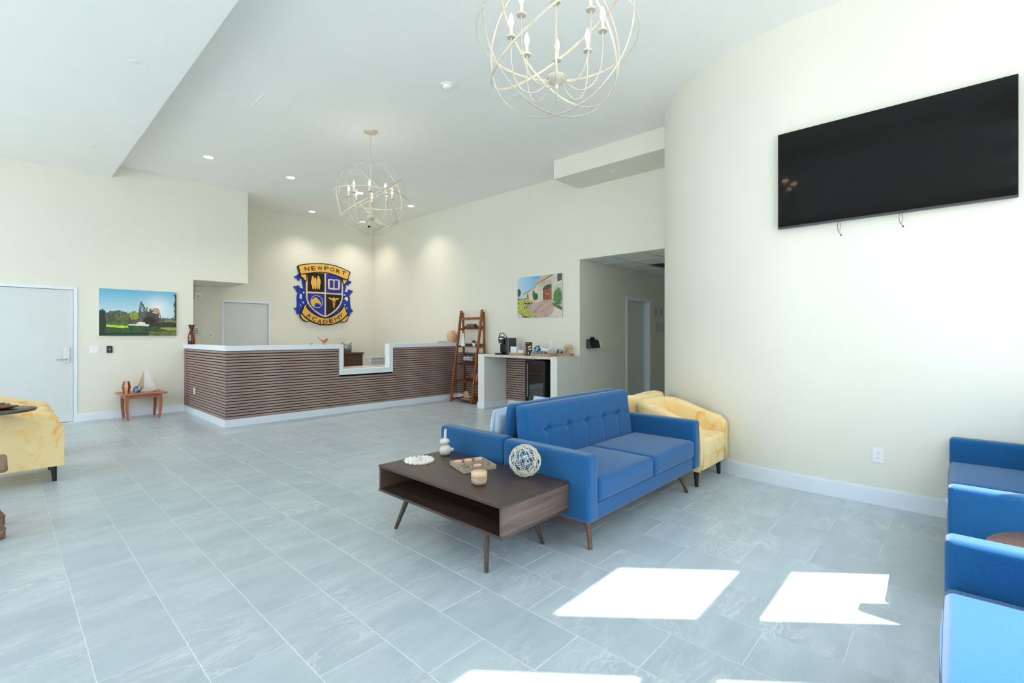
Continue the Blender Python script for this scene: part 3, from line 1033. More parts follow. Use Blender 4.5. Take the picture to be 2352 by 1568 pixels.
for (hx_, hz_), hr_ in zip(C_['hd'], (.026, .020, .024)):
    cpoly('head', [(hx_ + 1000 * hr_ * math.cos(t_ * .3927), hz_ + 1000 * hr_ * 1.15 * math.sin(t_ * .3927)) for t_ in range(16)], .032, .0365, GOLD, soft=0)
cpoly('horse_head', C_['horse'], .032, .037, GOLD)
bm = B(); ring(bm, (C_['hc'][0][0] / 1000, -.034, C_['hc'][0][1] / 1000), (0, 1, 0), .148, .007, seg=48, n=6)
obj('ring', bm, PALEG, cr)
cpoly('winged_staff', C_['wings'], .032, .036, GOLD)
bm = B()
for q, rd in ((3, .032), (4, .026), (5, .019)):
    ring(bm, (C_['hc'][q][0] / 1000, -.036, C_['hc'][q][1] / 1000), (0, 1, 0), rd, .006, seg=24, n=6)
obj('serpent', bm, GOLD, cr)
for key, gk, ck, word, pts in (('rib_t_b', 'rib_t_g', 'curl_t', 'NEWPORT', C_['n']), ('rib_b_b', 'rib_b_g', 'curl_b', 'ACADEMY', C_['a'])):
    rb = cpoly('ribbon', C_[key], .0, .040, CBLK)
    cpoly('ribbon_face', C_[gk], .040, .043, GOLD, rb)
    for cu_ in C_[ck]:
        cpoly('curl', cu_, .040, .043, GOLD, rb)
    bmL = B()
    for i, (ch, p) in enumerate(zip(word, pts)):
        a_, b_ = pts[max(0, i - 1)], pts[min(len(pts) - 1, i + 1)]
        ang = math.atan2(b_[1] - a_[1], b_[0] - a_[0])
        cu = bpy.data.curves.new('c', 'FONT'); cu.body = ch; cu.size = 1; cu.align_x = 'CENTER'; cu.extrude = 0.02; cu.resolution_u = 3
        cu.offset = 0.0 if ch == 'M' else 0.012
        tmp = bpy.data.objects.new('t', cu)
        COL.objects.link(tmp)
        dg = bpy.context.evaluated_depsgraph_get()
        me = bpy.data.meshes.new_from_object(tmp.evaluated_get(dg))
        xs_ = [v.co.x for v in me.vertices]; ys_ = [v.co.y for v in me.vertices]
        cx_, cy_ = (min(xs_) + max(xs_)) / 2, (min(ys_) + max(ys_)) / 2
        hh = .100 / max(.01, max(ys_) - min(ys_)); ww = (.112 if ch not in 'WM' else .132) / max(.01, max(xs_) - min(xs_))
        for v in me.vertices:
            x, y, z = (v.co.x - cx_) * ww, (v.co.y - cy_) * hh, v.co.z
            v.co = (p[0] / 1000 + x * math.cos(ang) - y * math.sin(ang), -.0445 - z * .1, p[1] / 1000 + x * math.sin(ang) + y * math.cos(ang))
        bmL.from_mesh(me)
        bpy.data.objects.remove(tmp); bpy.data.meshes.remove(me); bpy.data.curves.remove(cu)
    obj('lettering', bmL, LETM, cr)

# ================================================================ WALL PRINTS (flat photographs on canvas)
def noise2(h, w, cells, seed):
    rg = np.random.RandomState(seed)
    gy, gx = cells
    g = rg.rand(gy + 2, gx + 2)
    y = np.linspace(0, gy, h, endpoint=False); x = np.linspace(0, gx, w, endpoint=False)
    yi, xi = y.astype(int), x.astype(int)
    fy, fx = (y - yi)[:, None], (x - xi)[None, :]
    fy = fy * fy * (3 - 2 * fy); fx = fx * fx * (3 - 2 * fx)
    a = g[yi][:, xi]; b = g[yi][:, xi + 1]; c = g[yi + 1][:, xi]; d = g[yi + 1][:, xi + 1]
    return (a * (1 - fx) + b * fx) * (1 - fy) + (c * (1 - fx) + d * fx) * fy
def inpoly(U, V, poly):
    r = np.zeros(U.shape, bool)
    n = len(poly)
    for i in range(n):
        x0, y0 = poly[i]; x1, y1 = poly[(i + 1) % n]
        if y0 == y1: continue
        c = ((V >= min(y0, y1)) & (V < max(y0, y1)))
        xi = x0 + (V - y0) * (x1 - x0) / (y1 - y0)
        r ^= c & (U < xi)
    return r
def lin3(r, g, b): return np.array(S(r, g, b)[:3])
def landscape(w, h):
    V, U = np.mgrid[0:h, 0:w]; U = (U + .5) / w; V = (V + .5) / h
    img = np.zeros((h, w, 3))
    t = np.clip(V / .55, 0, 1)[..., None]
    sun_ = np.exp(-(((U - .74) / .16) ** 2 + ((V - .36) / .2) ** 2))[..., None]
    img[:] = lin3(96, 176, 212) * (1 - t) + lin3(190, 218, 226) * t
    img = img * (1 - .75 * sun_) + lin3(244, 240, 238) * .75 * sun_
    n1, n2, n3 = noise2(h, w, (16, 26), 1), noise2(h, w, (40, 70), 2), noise2(h, w, (8, 12), 3)
    def put(mask, col, amt=.25, nn=None):
        nn = n2 if nn is None else nn
        img[mask] = (np.array(col)[None] * (1 - amt + 2 * amt * nn[mask][:, None]))
    # distant tree line
    top = .52 + .07 * np.sin(U * 20) * .3 - .05 * n1 + .03 * n2 - .02
    put((V > top) & (U < .75), lin3(84, 88, 78), .45)
    put((V > top + .03) & (U > .2) & (U < .36) & (n1 > .45), lin3(96, 108, 62), .4)
    put((V > .58 + .05 * n2) & (U > .70), lin3(92, 98, 84), .5)
    put((((U - .43) / .06) ** 2 + ((V - .56) / .10) ** 2 < .8 + .5 * n2), lin3(138, 146, 60), .4)
    # middle trees
    put((((U - .53) / (.035 + .05 * (V - .3))) ** 2 + ((V - .44) / .2) ** 2 < .5 + .8 * n2) & (n2 > .35), lin3(74, 92, 84), .5)
    put((((U - .60) / .045) ** 2 + ((V - .52) / .15) ** 2 < 1) & (n2 > .45), lin3(96, 92, 84), .5)
    put((((U - .68) / .10) ** 2 + ((V - .56) / .17) ** 2 < .5 + .8 * n2) & (n2 > .3), lin3(78, 66, 56), .6)
    put((((U - .72) / .05) ** 2 + ((V - .44) / .07) ** 2 < .4 + .8 * n2), lin3(176, 150, 120), .4)
    put((((U - .63) / .09) ** 2 + ((V - .68) / .11) ** 2 < 1), lin3(48, 44, 40), .6)
    # ground
    g = V > .735
    put(g, lin3(46, 84, 44), .4, n1)
    put((V > .73) & (V < .775 + .03 * n1) & (U < .36), lin3(70, 120, 44), .3)
    put(inpoly(U, V, [(.05, .76), (.35, .79), (.36, .82), (.28, .835), (.08, .80)]), lin3(200, 208, 72), .25)
    put(inpoly(U, V, [(.80, .81), (1, .81), (1, .88), (.88, .875), (.76, .83)]), lin3(150, 162, 60), .3)
    put((V > .9) & (U > .62), lin3(110, 104, 58), .5)
    put((V > .93) & (U < .62), lin3(34, 60, 40), .4)
    put(inpoly(U, V, [(.36, .745), (.62, .745), (.64, .79), (.36, .775)]), lin3(220, 216, 206), .15)
    put((((U - .52) / .06) ** 2 + ((V - .735) / .04) ** 2 < 1), lin3(236, 222, 206), .15)
    put(inpoly(U, V, [(.62, .70), (1, .70), (1, .80), (.80, .79), (.62, .80)]), lin3(60, 52, 48), .5)
    put(inpoly(U, V, [(.84, .63), (1, .63), (1, .70), (.84, .68)]), lin3(110, 134, 66), .3)
    put((U < .055 + .03 * n1) & (V > .42 + .1 * n2), lin3(36, 52, 42), .5)
    put((U > .955 + .03 * n1) & (V > .05) & (V < .66), lin3(42, 58, 48), .6)
    put((U > .92 + .06 * n2) & (V > .18) & (V < .6) & (n2 > .55), lin3(52, 70, 56), .5)
    return img
def housepic(w, h):
    V, U = np.mgrid[0:h, 0:w]; U = (U + .5) / w; V = (V + .5) / h
    img = np.zeros((h, w, 3))
    t = np.clip(V / .5, 0, 1)[..., None]; s = np.clip(U / .5, 0, 1)[..., None]
    img[:] = (lin3(190, 214, 232) * (1 - s) + lin3(84, 172, 222) * s) * (1 - .5 * t) + lin3(170, 208, 230) * .5 * t
    n1, n2 = noise2(h, w, (14, 14), 11), noise2(h, w, (48, 48), 12)
    def put(mask, col, amt=.12, nn=None):
        nn = n2 if nn is None else nn
        img[mask] = (np.array(col)[None] * (1 - amt + 2 * amt * nn[mask][:, None]))
    put(inpoly(U, V, [(.55, 0), (1, 0), (1, .8), (.5, .8), (.45, .25)]), lin3(206, 198, 182))
    put(inpoly(U, V, [(.14, .42), (.46, .25), (.5, .3), (.5, .75), (.15, .62)]), lin3(216, 206, 190))
    put(inpoly(U, V, [(.12, .41), (.44, .24), (.46, .27), (.16, .45)]), lin3(176, 156, 136), .2)
    put(inpoly(U, V, [(.36, .15), (.66, 0), (.84, 0), (.44, .21)]), lin3(196, 172, 146), .15)
    put(inpoly(U, V, [(.43, .20), (.80, .0), (.82, .02), (.45, .22)]), lin3(126, 100, 80), .2)
    put(inpoly(U, V, [(.44, .22), (.86, 0), (.9, 0), (.9, .3), (.8, .3), (.48, .6), (.44, .6)]), lin3(206, 198, 182))
    # arch and door
    put(inpoly(U, V, [(.48, .24), (.60, .14), (.78, .12), (.78, .62), (.60, .60), (.60, .3)]), lin3(186, 174, 156))
    put(inpoly(U, V, [(.59, .32), (.64, .26), (.70, .235), (.78, .235), (.78, .64), (.60, .62)]), lin3(70, 58, 50))
    put(inpoly(U, V, [(.63, .28), (.70, .25), (.78, .25), (.78, .30), (.62, .34)]), lin3(60, 84, 70), .3)
    put(inpoly(U, V, [(.61, .36), (.77, .31), (.77, .60), (.62, .60)]), lin3(158, 88, 58), .25)
    put(inpoly(U, V, [(.685, .34), (.695, .33), (.695, .60), (.685, .60)]), lin3(96, 50, 32))
    put((((U - .69) / .018) ** 2 + ((V - .45) / .02) ** 2 < 1), lin3(220, 160, 120))
    put(inpoly(U, V, [(.35, .36), (.41, .35), (.41, .45), (.35, .47)]), lin3(70, 130, 104))
    put(inpoly(U, V, [(.22, .43), (.26, .42), (.27, .56), (.22, .56)]), lin3(150, 104, 96), .3)
    put(inpoly(U, V, [(.90, 0), (1, 0), (1, .16), (.90, .19)]), lin3(82, 84, 78), .35)
    put(inpoly(U, V, [(.90, .2), (1, .16), (1, .2), (.90, .22)]), lin3(226, 222, 212))
    # ground
    gr = inpoly(U, V, [(0, .62), (.5, .63), (.62, .60), (.8, .60), (1, .80), (1, 1), (0, 1)])
    put(gr, lin3(190, 164, 150), .1, n1)
    put(inpoly(U, V, [(.30, .70), (.5, .62), (.8, .62), (.84, .75), (.8, .92), (.7, 1), (.45, 1), (.25, .85)]), lin3(184, 160, 150), .15, n1)
    put(inpoly(U, V, [(.83, .76), (1, .86), (1, 1), (.72, 1), (.82, .88)]), lin3(216, 206, 190), .05)
    put(inpoly(U, V, [(.79, .66), (1, .78), (1, .86), (.82, .74)]), lin3(110, 92, 78), .3)
    put(inpoly(U, V, [(.355, .885), (.58, .69), (.585, .70), (.365, .895)]), lin3(120, 100, 92))
    # plants
    put((((U - .03) / .05) ** 2 + ((V - .38) / .1) ** 2 < 1), lin3(70, 90, 80), .4)
    put((V > .5 + .04 * n1) & (V < .6) & (U < .2), lin3(70, 104, 70), .4)
    put((((U - .42) / .06) ** 2 + ((V - .50) / .09) ** 2 < .6 + .8 * n2), lin3(54, 92, 52), .5)
    put((((U - .91) / .10) ** 2 + ((V - .55) / .24) ** 2 < .4 + 1.0 * n2), lin3(84, 128, 74), .55)
    for cu_, cv_, ru, rv in ((.10, .60, .14, .06), (.26, .61, .10, .04), (.10, .70, .14, .07), (.08, .82, .13, .09), (.23, .90, .11, .08), (.36, .96, .09, .06)):
        put((((U - cu_) / ru) ** 2 + ((V - cv_ - .03) / rv) ** 2 < .7 + .6 * n2), lin3(60, 54, 40), .4)
        put((((U - cu_) / ru) ** 2 + ((V - cv_) / rv) ** 2 < .55 + .7 * n2), lin3(176, 178, 80), .4)
    put((((U - .05) / .06) ** 2 + ((V - .96) / .06) ** 2 < 1), lin3(206, 206, 200), .2)
    return img
PRINTM, nt_, b_ = newmat('printed_canvas')
at_ = N(nt_, 'ShaderNodeVertexColor'); at_.layer_name = 'ink'
nt_.links.new(at_.outputs['Color'], b_.inputs['Base Color'])
b_.inputs['Roughness'].default_value = .6
def print_mesh(name, img, P0, du, dv, parent):
    """grid of coloured points: P0 top-left, du across, dv down"""
    h, w, _ = img.shape
    P0, du, dv = Vector(P0), Vector(du), Vector(dv)
    vs = [tuple(P0 + du * (x / (w - 1)) + dv * (y / (h - 1))) for y in range(h) for x in range(w)]
    fs = [(y * w + x, (y + 1) * w + x, (y + 1) * w + x + 1, y * w + x + 1) for y in range(h - 1) for x in range(w - 1)]
    me = bpy.data.meshes.new(name); me.from_pydata(vs, [], fs)
    ca = me.color_attributes.new('ink', 'FLOAT_COLOR', 'POINT')
    ca.data.foreach_set('color', np.concatenate([img.reshape(-1, 3), np.ones((h * w, 1))], 1).astype(np.float32).ravel())
    me.materials.append(PRINTM)
    o = bpy.data.objects.new(name, me); COL.objects.link(o); o.parent = parent
    return o
CANV = simple('canvas_edge', S(210, 214, 210), rough=.8)
pa = thing('landscape_print', 'wide canvas print of a lawn with trees and a fountain beside the door', 'picture', (1.65, YL, 1.37))
part_box('canvas', CANV, pa, -.528, .528, -.035, -.001, 0, .777)
print_mesh('printed_face', landscape(230, 170), (-.528, -.0362, .777), (1.056, 0, 0), (0, 0, -.777), pa)
pb = thing('house_print', 'square canvas print of a villa entrance above the coffee counter', 'picture', (XR, 5.64, 1.715))
part_box('canvas', CANV, pb, -.03, -.001, -.532, .532, 0, .768)
print_mesh('printed_face', housepic(180, 130), (-.0312, .532, .768), (0, -1.064, 0), (0, 0, -.768), pb)

# ================================================================ BLUE SOFAS
def armshape(bm, x0, x1, depth, z0, z1):
    """padded arm: soft rounded slab whose underside rises a little to the front"""
    w = x1 - x0
    def fn(p, uvt):
        u, v, t = uvt
        if t < 0:
            p.z += 0.03 * (-t) * max(0, -v) ** 2 * 0
        return p
    softbox(bm, (x0 + x1) / 2, depth / 2, (z0 + z1) / 2, w, depth, z1 - z0, r=.028, nx=3, ny=8, nz=6, fn=fn, puff_side=.0)
def make_sofa(label, W, group='blue two seat sofas', ncush=2):
    s = thing('sofa', label, 'sofa', (0, 0, 0), 0, group)
    aw, dep = .115, .735
    wi_ = W - 2 * aw
    for sx in (-1, 1):
        bm = B()
        x0 = sx * W / 2 if sx < 0 else W / 2 - aw
        armshape(bm, x0, x0 + aw, dep, .205, .628)
        obj('armrest', bm, BLUE, s, smooth=True)
    bm = B(); box(bm, -W / 2 + aw - .004, W / 2 - aw + .004, .018, dep - .02, .20, .312, bev=.012, seg=3)
    obj('seat_base', bm, BLUE, s, smooth=True, wn=True)
    bm = B(); box(bm, -W / 2 + .04, W / 2 - .04, .045, dep - .05, .178, .204, bev=.004)
    obj('plinth', bm, SOFALEG, s, smooth=True, wn=True)
    cw = wi_ / ncush
    for i in range(ncush):
        bm = B()
        softbox(bm, -wi_ / 2 + cw * (i + .5), .292, .388, cw - .006, .585, .150, r=.030, puff=.014, nx=12, ny=12, nz=4, puff_side=.006)
        c = obj('seat_cushion', bm, BLUE, s, smooth=True)
        # welt along the front top edge
        bm = B()
        xc = -wi_ / 2 + cw * (i + .5)
        tube(bm, [(xc - cw / 2 + .03, .0035, .452 - .012), (xc, -.004, .455 - .012), (xc + cw / 2 - .03, .0035, .452 - .012)], .0022, 6)
        obj('piping', bm, BLUE, c, smooth=True)
    # one wide tufted back cushion
    tufts = [-.51 + .255 * i for i in range(5)]
    bw = wi_ - .01
    bm = B()
    def fn(p, uvt):
        u, v, t = uvt
        x, z = p.x, p.z
        front = max(0.0, -v)
        if front > .2:
            g = 0
            for tx in tufts:
                g += math.exp(-((x - tx * wi_ / 1.525) ** 2 + (z - .02) ** 2) / (2 * .020 ** 2)) * .030
                if z < .02:
                    g += .006 * math.exp(-((x - tx * wi_ / 1.525) / .007) ** 2)
            if abs(x) < bw / 2 - .08:
                g += .009 * math.exp(-((z - .02) / .010) ** 2)
            p.y += g * front
        # rake: the top leans back
        p.y += (.5 + .5 * t) * .055
        return p
    softbox(bm, 0, .635, .645, bw, .095, .425, r=.035, nx=110, ny=2, nz=44, fn=fn, puff_side=.022)
    bc = obj('back_cushion', bm, BLUE, s, smooth=True)
    for tx in tufts:
        bm = B(); blob(bm, (tx * wi_ / 1.525, .603 + .025, .665), .011, .006, .011, 10, 6)
        obj('button', bm, BLUE, bc, smooth=True)
    legs = [(-W / 2 + .17, .125, -.052, -.06), (W / 2 - .175, .125, .05, -.06), (-W / 2 + .17, dep - .13, -.052, .06), (W / 2 - .175, dep - .13, .05, .06)]
    for (lx, ly, dx, dy) in legs:
        bm = B(); frustum(bm, (lx, ly, .180), (lx + dx, ly + dy, 0), .021, .0135, 16)
        obj('leg', bm, SOFALEG, s, smooth=True)
    return s
sofa = make_sofa('blue tufted two seat sofa beside the dark coffee table, facing the sunlit floor', 1.755)
sofa.location = (3.347, 1.645, 0)
dup(sofa, (3.385, 3.145, 0), R(180), label='blue sofa standing back to back with the tufted one, pale cushions on its seat')
def relabel(o, l): o['label'] = l; return o
sb = dup(sofa, (4.02, .022, 0), R(180), label='blue sofa at the frame edge nearest the television wall')
sb.location = (4.01, .022, 0)
sb.scale = (.925, 1, 1)
sc_ = dup(sofa, (1.598, .025, 0), R(180), label='blue sofa at the bottom right corner with a sunlit seat cushion')
# pillows on the far sofa
def pillow(loc, rot, label, w=.34):
    bm = B()
    softbox(bm, 0, 0, 0, w, .13, w, r=.05, nx=14, ny=2, nz=14, fn=lambda p, q: Vector((p.x * (1 - .05 * (1 - abs(q[2]) ** 2)), p.y * (max(.06, (1 - abs(q[0]) ** 2.6) * (1 - abs(q[2]) ** 2.6)) ** .45), p.z * (1 - .05 * (1 - abs(q[0]) ** 2)))))
    o = thing('pillow', label, 'pillow', loc, 0, 'pale blue pillows')
    o.rotation_euler = rot
    obj('cover', bm, PILLOW, o, smooth=True)
    bm = B()
    h = w / 2 * .985
    tube(bm, [(-h, 0, -h), (-h * .97, 0, 0), (-h, 0, h), (0, 0, h * .97), (h, 0, h), (h * .97, 0, 0), (h, 0, -h), (0, 0, -h * .97)], .004, 6, closed=True)
    obj('piping', bm, PILLOW, o, smooth=True)
    return o
pillow((2.80, 2.685, .632), (R(8), R(-3), R(8)), 'pale blue pillow leaning in the corner of the far blue sofa by its arm')
pillow((3.27, 2.665, .663), (R(8), R(9), 0), 'pale blue pillow mostly hidden behind the sofa back, only one corner showing')

# ================================================================ YELLOW TUB CHAIRS
def make_tub(label, W=.69, Dp=.72):
    s = thing('tub_chair', label, 'chair', (0, 0, 0), 0, 'yellow velvet tub chairs')
    # outer path from front right, round the back, to front left (local y: 0 front .. Dp back)
    def path(w, d, y0, n=48):
        pts = []
        rc = .27
        pts += [(w / 2, y0 + (d - rc) * i / 8) for i in range(8)]
        for i in range(n // 2 + 1):
            a = (math.pi) * i / (n // 2)
            # superellipse corner sweep
            c, s_ = math.cos(a), math.sin(a)
            e = .62
            x = (w / 2) * (abs(c) ** e) * (1 if c > 0 else -1)
            y = y0 + d - rc + rc * (abs(s_) ** e)
            pts.append((x, y))
        pts += [(-w / 2, y0 + (d - rc) * (1 - (i + 1) / 8)) for i in range(8)]
        return pts
    th = .085
    outer = path(W, Dp, 0)
    n = len(outer)
    inner = []
    for i, (x, y) in enumerate(outer):
        a, b = outer[max(0, i - 1)], outer[min(n - 1, i + 1)]
        dx, dy = b[0] - a[0], b[1] - a[1]
        L_ = math.hypot(dx, dy) or 1
        inner.append((x + (-dy) / L_ * th, y + dx / L_ * th))
    def top(i):
        y = outer[i][1]
        t = min(1, max(0, (y - .02) / (Dp - .15)))
        h = .585 + .135 * (t * t * (3 - 2 * t))
        if y < .07:
            h -= .055 * (1 - y / .07) ** 2
        return h
    bm = B()
    rows = []
    z0 = .15
    for i in range(n):
        ox, oy = outer[i]; ix, iy = inner[i]
        h = top(i)
        mxx, myy = (ox + ix) / 2, (oy + iy) / 2
        sec = [(ox, oy, z0), (ox, oy, z0 + (h - z0) * .5)]
        flare = .012
        ux, uy = (ox - ix) / th, (oy - iy) / th
        sec.append((ox + ux * flare, oy + uy * flare, h - .05))
        for k in range(1, 8):
            a = math.pi * k / 8
            rad = th / 2 + flare / 2
            c_ = math.cos(a)
            sec.append((mxx + ux * (flare / 2 + rad * c_), myy + uy * (flare / 2 + rad * c_), h - .05 + .05 * math.sin(a)))
        sec += [(ix, iy, h - .05), (ix, iy, .40), (ix, iy, .36)]
        rows.append([bm.verts.new(p) for p in sec])
    m = len(rows[0])
    for i in range(n - 1):
        for k in range(m - 1):
            bm.faces.new((rows[i][k], rows[i + 1][k], rows[i + 1][k + 1], rows[i][k + 1]))
        bm.faces.new((rows[i][m - 1], rows[i + 1][m - 1], rows[i + 1][0], rows[i][0]))
    bm.faces.new(rows[0]); bm.faces.new(rows[-1][::-1])
    bmesh.ops.recalc_face_normals(bm, faces=bm.faces[:])
    sh_ = obj('shell', bm, VELV, s, smooth=True)
    bm = B()
    tube(bm, [(outer[i][0] * 1.004, outer[i][1], top(i) - .048) for i in range(n)], .0035, 6)
    for i_ in (0, n - 1):
        sx = 1 if outer[i_][0] > 0 else -1
        tube(bm, [(outer[i_][0] - sx * .078, -.001, .40), (outer[i_][0] - sx * .078, -.001, .17)], .003, 6)
    obj('piping', bm, VELV, sh_, smooth=True)
    bm = B()
    iw = W - 2 * th + .01
    softbox(bm, 0, .30, .345, iw, .62, .17, r=.035, puff=.012, nx=10, ny=10, nz=3, puff_side=.004)
    obj('seat_cushion', bm, VELV, s, smooth=True)
    bm = B()
    softbox(bm, 0, .30, .225, iw + .006, .585, .15, r=.012, nx=3, ny=3, nz=3)
    obj('seat_base', bm, VELV, s, smooth=True)
    for sx in (-1, 1):
        for y in (.07, Dp - .17):
            bm = B(); frustum(bm, (sx * (W / 2 - .075), y, .155), (sx * (W / 2 - .065), y - (.008 if y < .3 else -.01), 0), .026, .016, 18)
            obj('leg', bm, LEGBLK, s, smooth=True)
    return s
tub = make_tub('yellow velvet tub chair tucked between the blue sofa and the curved wall')
tub.location = (4.60, 1.652, 0)
dup(tub, (5.02, 3.17, 0), R(180), label='yellow velvet tub chair turned away behind the one by the curved wall')
dup(tub, (.425, 6.515, 0), R(90), label='yellow velvet tub chair at the left edge, nearer one with a black leg showing')
dup(tub, (.425, 7.69, 0), R(90), label='yellow velvet tub chair in front of the white door at the left edge, farther one')

# ================================================================ COFFEE TABLE
ct = thing('coffee_table', 'low dark walnut coffee table with an open shelf and four splayed legs', 'table', (1.85, 1.792, 0))
TX, TY = .616, 1.225
part_box('tabletop', WALNUT, ct, 0, TX, 0, TY, .432, .45, bev=.0015)
part_box('shelf', WALNUT, ct, 0, TX, 0, TY, .265, .282, bev=.0015)
part_box('end_panel', WALNUTX, ct, .004, TX - .004, 0.001, .019, .282, .432)
part_box('end_panel', WALNUTX, ct, .004, TX - .004, TY - .019, TY - .001, .282, .432)
part_box('back_panel', WALNUT, ct, TX - .022, TX - .006, .019, TY - .019, .282, .432)
bm = B()
box(bm, .07, TX - .07, .13, TY - .13, .245, .265, bev=.002)
obj('under_frame', bm, WALNUT, ct, smooth=True, wn=True)
LEGW = wood('table_leg_wood', S(62, 48, 42), S(92, 74, 64), rough=.4, axis=2, scale=5)
for sx, sy in ((0, 0), (1, 0), (0, 1), (1, 1)):
    x = .12 if sx == 0 else TX - .10
    y = .24 if sy == 0 else TY - .20
    dx = -.043 if sx == 0 else .08
    dy = -.043 if sy == 0 else .10
    bm = B(); frustum(bm, (x, y, .25), (x + dx, y + dy, 0), .020, .0125, 16)
    obj('leg', bm, LEGW, ct, smooth=True)
TTOP = .4505
# stone figurine: two pebbles, upright stick and nub
st = thing('stone_stack', 'small figure of two stacked pale stones with an upright stick', 'ornament', (2.345, 2.875, TTOP))
STONE = simple('pale_stone', S(204, 200, 190), rough=.7, noise=.12, nscale=60, bump=.4, bscale=120)
bm = B(); blob(bm, (0, 0, .043), .048, .046, .045, warp=.05, seed=2); obj('stone', bm, STONE, st, smooth=True)
bm = B(); blob(bm, (-.006, 0, .108), .040, .036, .027, warp=.05, seed=3); obj('stone', bm, STONE, st, smooth=True)
bm = B(); tube(bm, [(-.002, 0, .128), (0, 0, .165), (.002, 0, .202)], [.0105, .010, .0095], 12); obj('stick', bm, STONE, st, smooth=True)
bm = B(); blob(bm, (.036, -.038, .045), .013, .013, .015); obj('nub', bm, STONE, st, smooth=True)
# lace-edged coral coaster
bm = B()
rows = []
nn = 96
prof = [(.0, .010), (.030, .010), (.045, .016), (.06, .014), (.075, .020), (.09, .016), (.102, .010), (.098, .0), (.0, .0)]
r_ = random.Random(9)
jit = [r_.uniform(-.003, .003) for _ in range(nn)]
for ri, (rad, z) in enumerate(prof):
    if rad == 0:
        rows.append([bm.verts.new((0, 0, z))]); continue
    row = []
    for i in range(nn):
        a = 2 * math.pi * i / nn
        sc1 = 1 + (.15 * abs(math.sin(a * 8)) - .06) * (rad / .1) ** 2
        zz = z + ((.006 * math.sin(a * 16 + ri) + jit[(i * 7 + ri * 13) % nn]) if 0 < ri < 7 else 0)
        row.append(bm.verts.new((rad * sc1 * math.cos(a), rad * sc1 * math.sin(a), max(0, zz))))
    rows.append(row)
for a, b in zip(rows, rows[1:]):
    for i in range(nn):
        j = (i + 1) % nn
        if len(a) == 1: bm.faces.new((a[0], b[j], b[i]))
        elif len(b) == 1: bm.faces.new((a[i], a[j], b[0]))
        else: bm.faces.new((a[i], a[j], b[j], b[i]))
bmesh.ops.recalc_face_normals(bm, faces=bm.faces[:])
tag(obj('shell_coaster', bm, simple('chalky_white', S(226, 222, 212), rough=.6, noise=.14, nscale=70, bump=.5, bscale=150), smooth=True, loc=(2.105, 2.878, TTOP)),
    'round scalloped white shell plate at the far corner of the coffee table', 'plate')
# divided wooden tray with four candles and small wooden pieces
WT = wood('grey_tray_wood', S(150, 132, 116), S(182, 164, 146), rough=.6, axis=0, scale=8)
tr = thing('divided_tray', 'square grey wooden tray divided in nine, in the middle of the coffee table', 'tray', (2.273, 2.484, TTOP), R(-18.5))
s_ = .248; h_ = .030
part_box('base', WT, tr, -s_ / 2, s_ / 2, -s_ / 2, s_ / 2, 0, .005)
for a in ((-s_ / 2, s_ / 2, -s_ / 2, -s_ / 2 + .009), (-s_ / 2, s_ / 2, s_ / 2 - .009, s_ / 2), (-s_ / 2, -s_ / 2 + .009, -s_ / 2 + .009, s_ / 2 - .009), (s_ / 2 - .009, s_ / 2, -s_ / 2 + .009, s_ / 2 - .009)):
    part_box('side', WT, tr, *a, .005, h_, bev=.001)
for q in (-.04, .04):
    part_box('divider', WT, tr, q - .0025, q + .0025, -s_ / 2 + .009, s_ / 2 - .009, .005, h_ - .004)
    part_box('divider', WT, tr, -s_ / 2 + .009, s_ / 2 - .009, q - .0025, q + .0025, .005, h_ - .005)
CANDLE = simple('peach_candle', S(226, 186, 156), rough=.45, noise=.05)
rot = Matrix.Rotation(R(-18.5), 3, 'Z')
def ontray(x, y, z=.0056):
    v = rot @ Vector((x, y, 0)); return (2.273 + v.x, 2.484 + v.y, TTOP + z)
cands = [((-.08, .08), 'far left'), ((0.0, .08), ''), ((.08, .08), ''), ((-.0, -.0), '')]
names_ = ['peach tealight in the tray corner nearest the shell plate', 'peach tealight in the middle of the tray row beside the shell plate side', 'peach tealight in the tray corner nearest the sofa', 'peach tealight alone in the centre cell of the tray']
cells = [(-.08, .08), (.0, .08), (.08, .08), (.0, -.0)]
lab = ['peach tealight in the leftmost cell of the tray', 'peach tealight in the tray between the leftmost and the farthest ones', 'peach tealight in the cell of the tray closest to the sofa', 'peach tealight in the tray cell nearest the round wooden bowl']
cells = [(-.08, .08), (-.0, .08), (.08, .08), (.08, -.08)]
cells = [(-.08, .08), (0, .08), (.08, .08), (0, -.08)]
for (x, y), l in zip(cells, lab):
    bm = B(); lathe(bm, [(0, 0), (.030, 0), (.030, .021), (.031, .025), (.027, .026), (.024, .0225), (0, .0225)], n=24)
    c = tag(obj('tealight', bm, CANDLE, smooth=True, loc=ontray(x, y)), l, 'candle', 'tealights in the tray')
    bm = B(); frustum(bm, (0, 0, .0225), (0, 0, .029), .001, .001, 6); obj('wick', bm, BLACK, c)
for q, (x, y, a) in enumerate(((.078, .0, 20), (.09, -.012, 80))):
    bm = B()
    for k in range(2):
        aa = R(a + 90 * k)
        c_, s2 = math.cos(aa), math.sin(aa)
        p = [(-.028, -.007), (.028, -.007), (.028, .007), (-.028, .007)]
        pp = [(u * c_ - v * s2, u * s2 + v * c_) for u, v in p]
        prism(bm, pp, 0.0 + .0005 * k, .012 + .0005 * k, plane='xy')
    tag(obj('wooden_cross', bm, WT, loc=ontray(x - .005, y, .0056 + .0145 * q)), ('wooden noughts and crosses piece lying in the tray, lower one', 'wooden noughts and crosses piece lying in the tray, upper one')[q], 'game piece', 'wooden crosses in the tray')
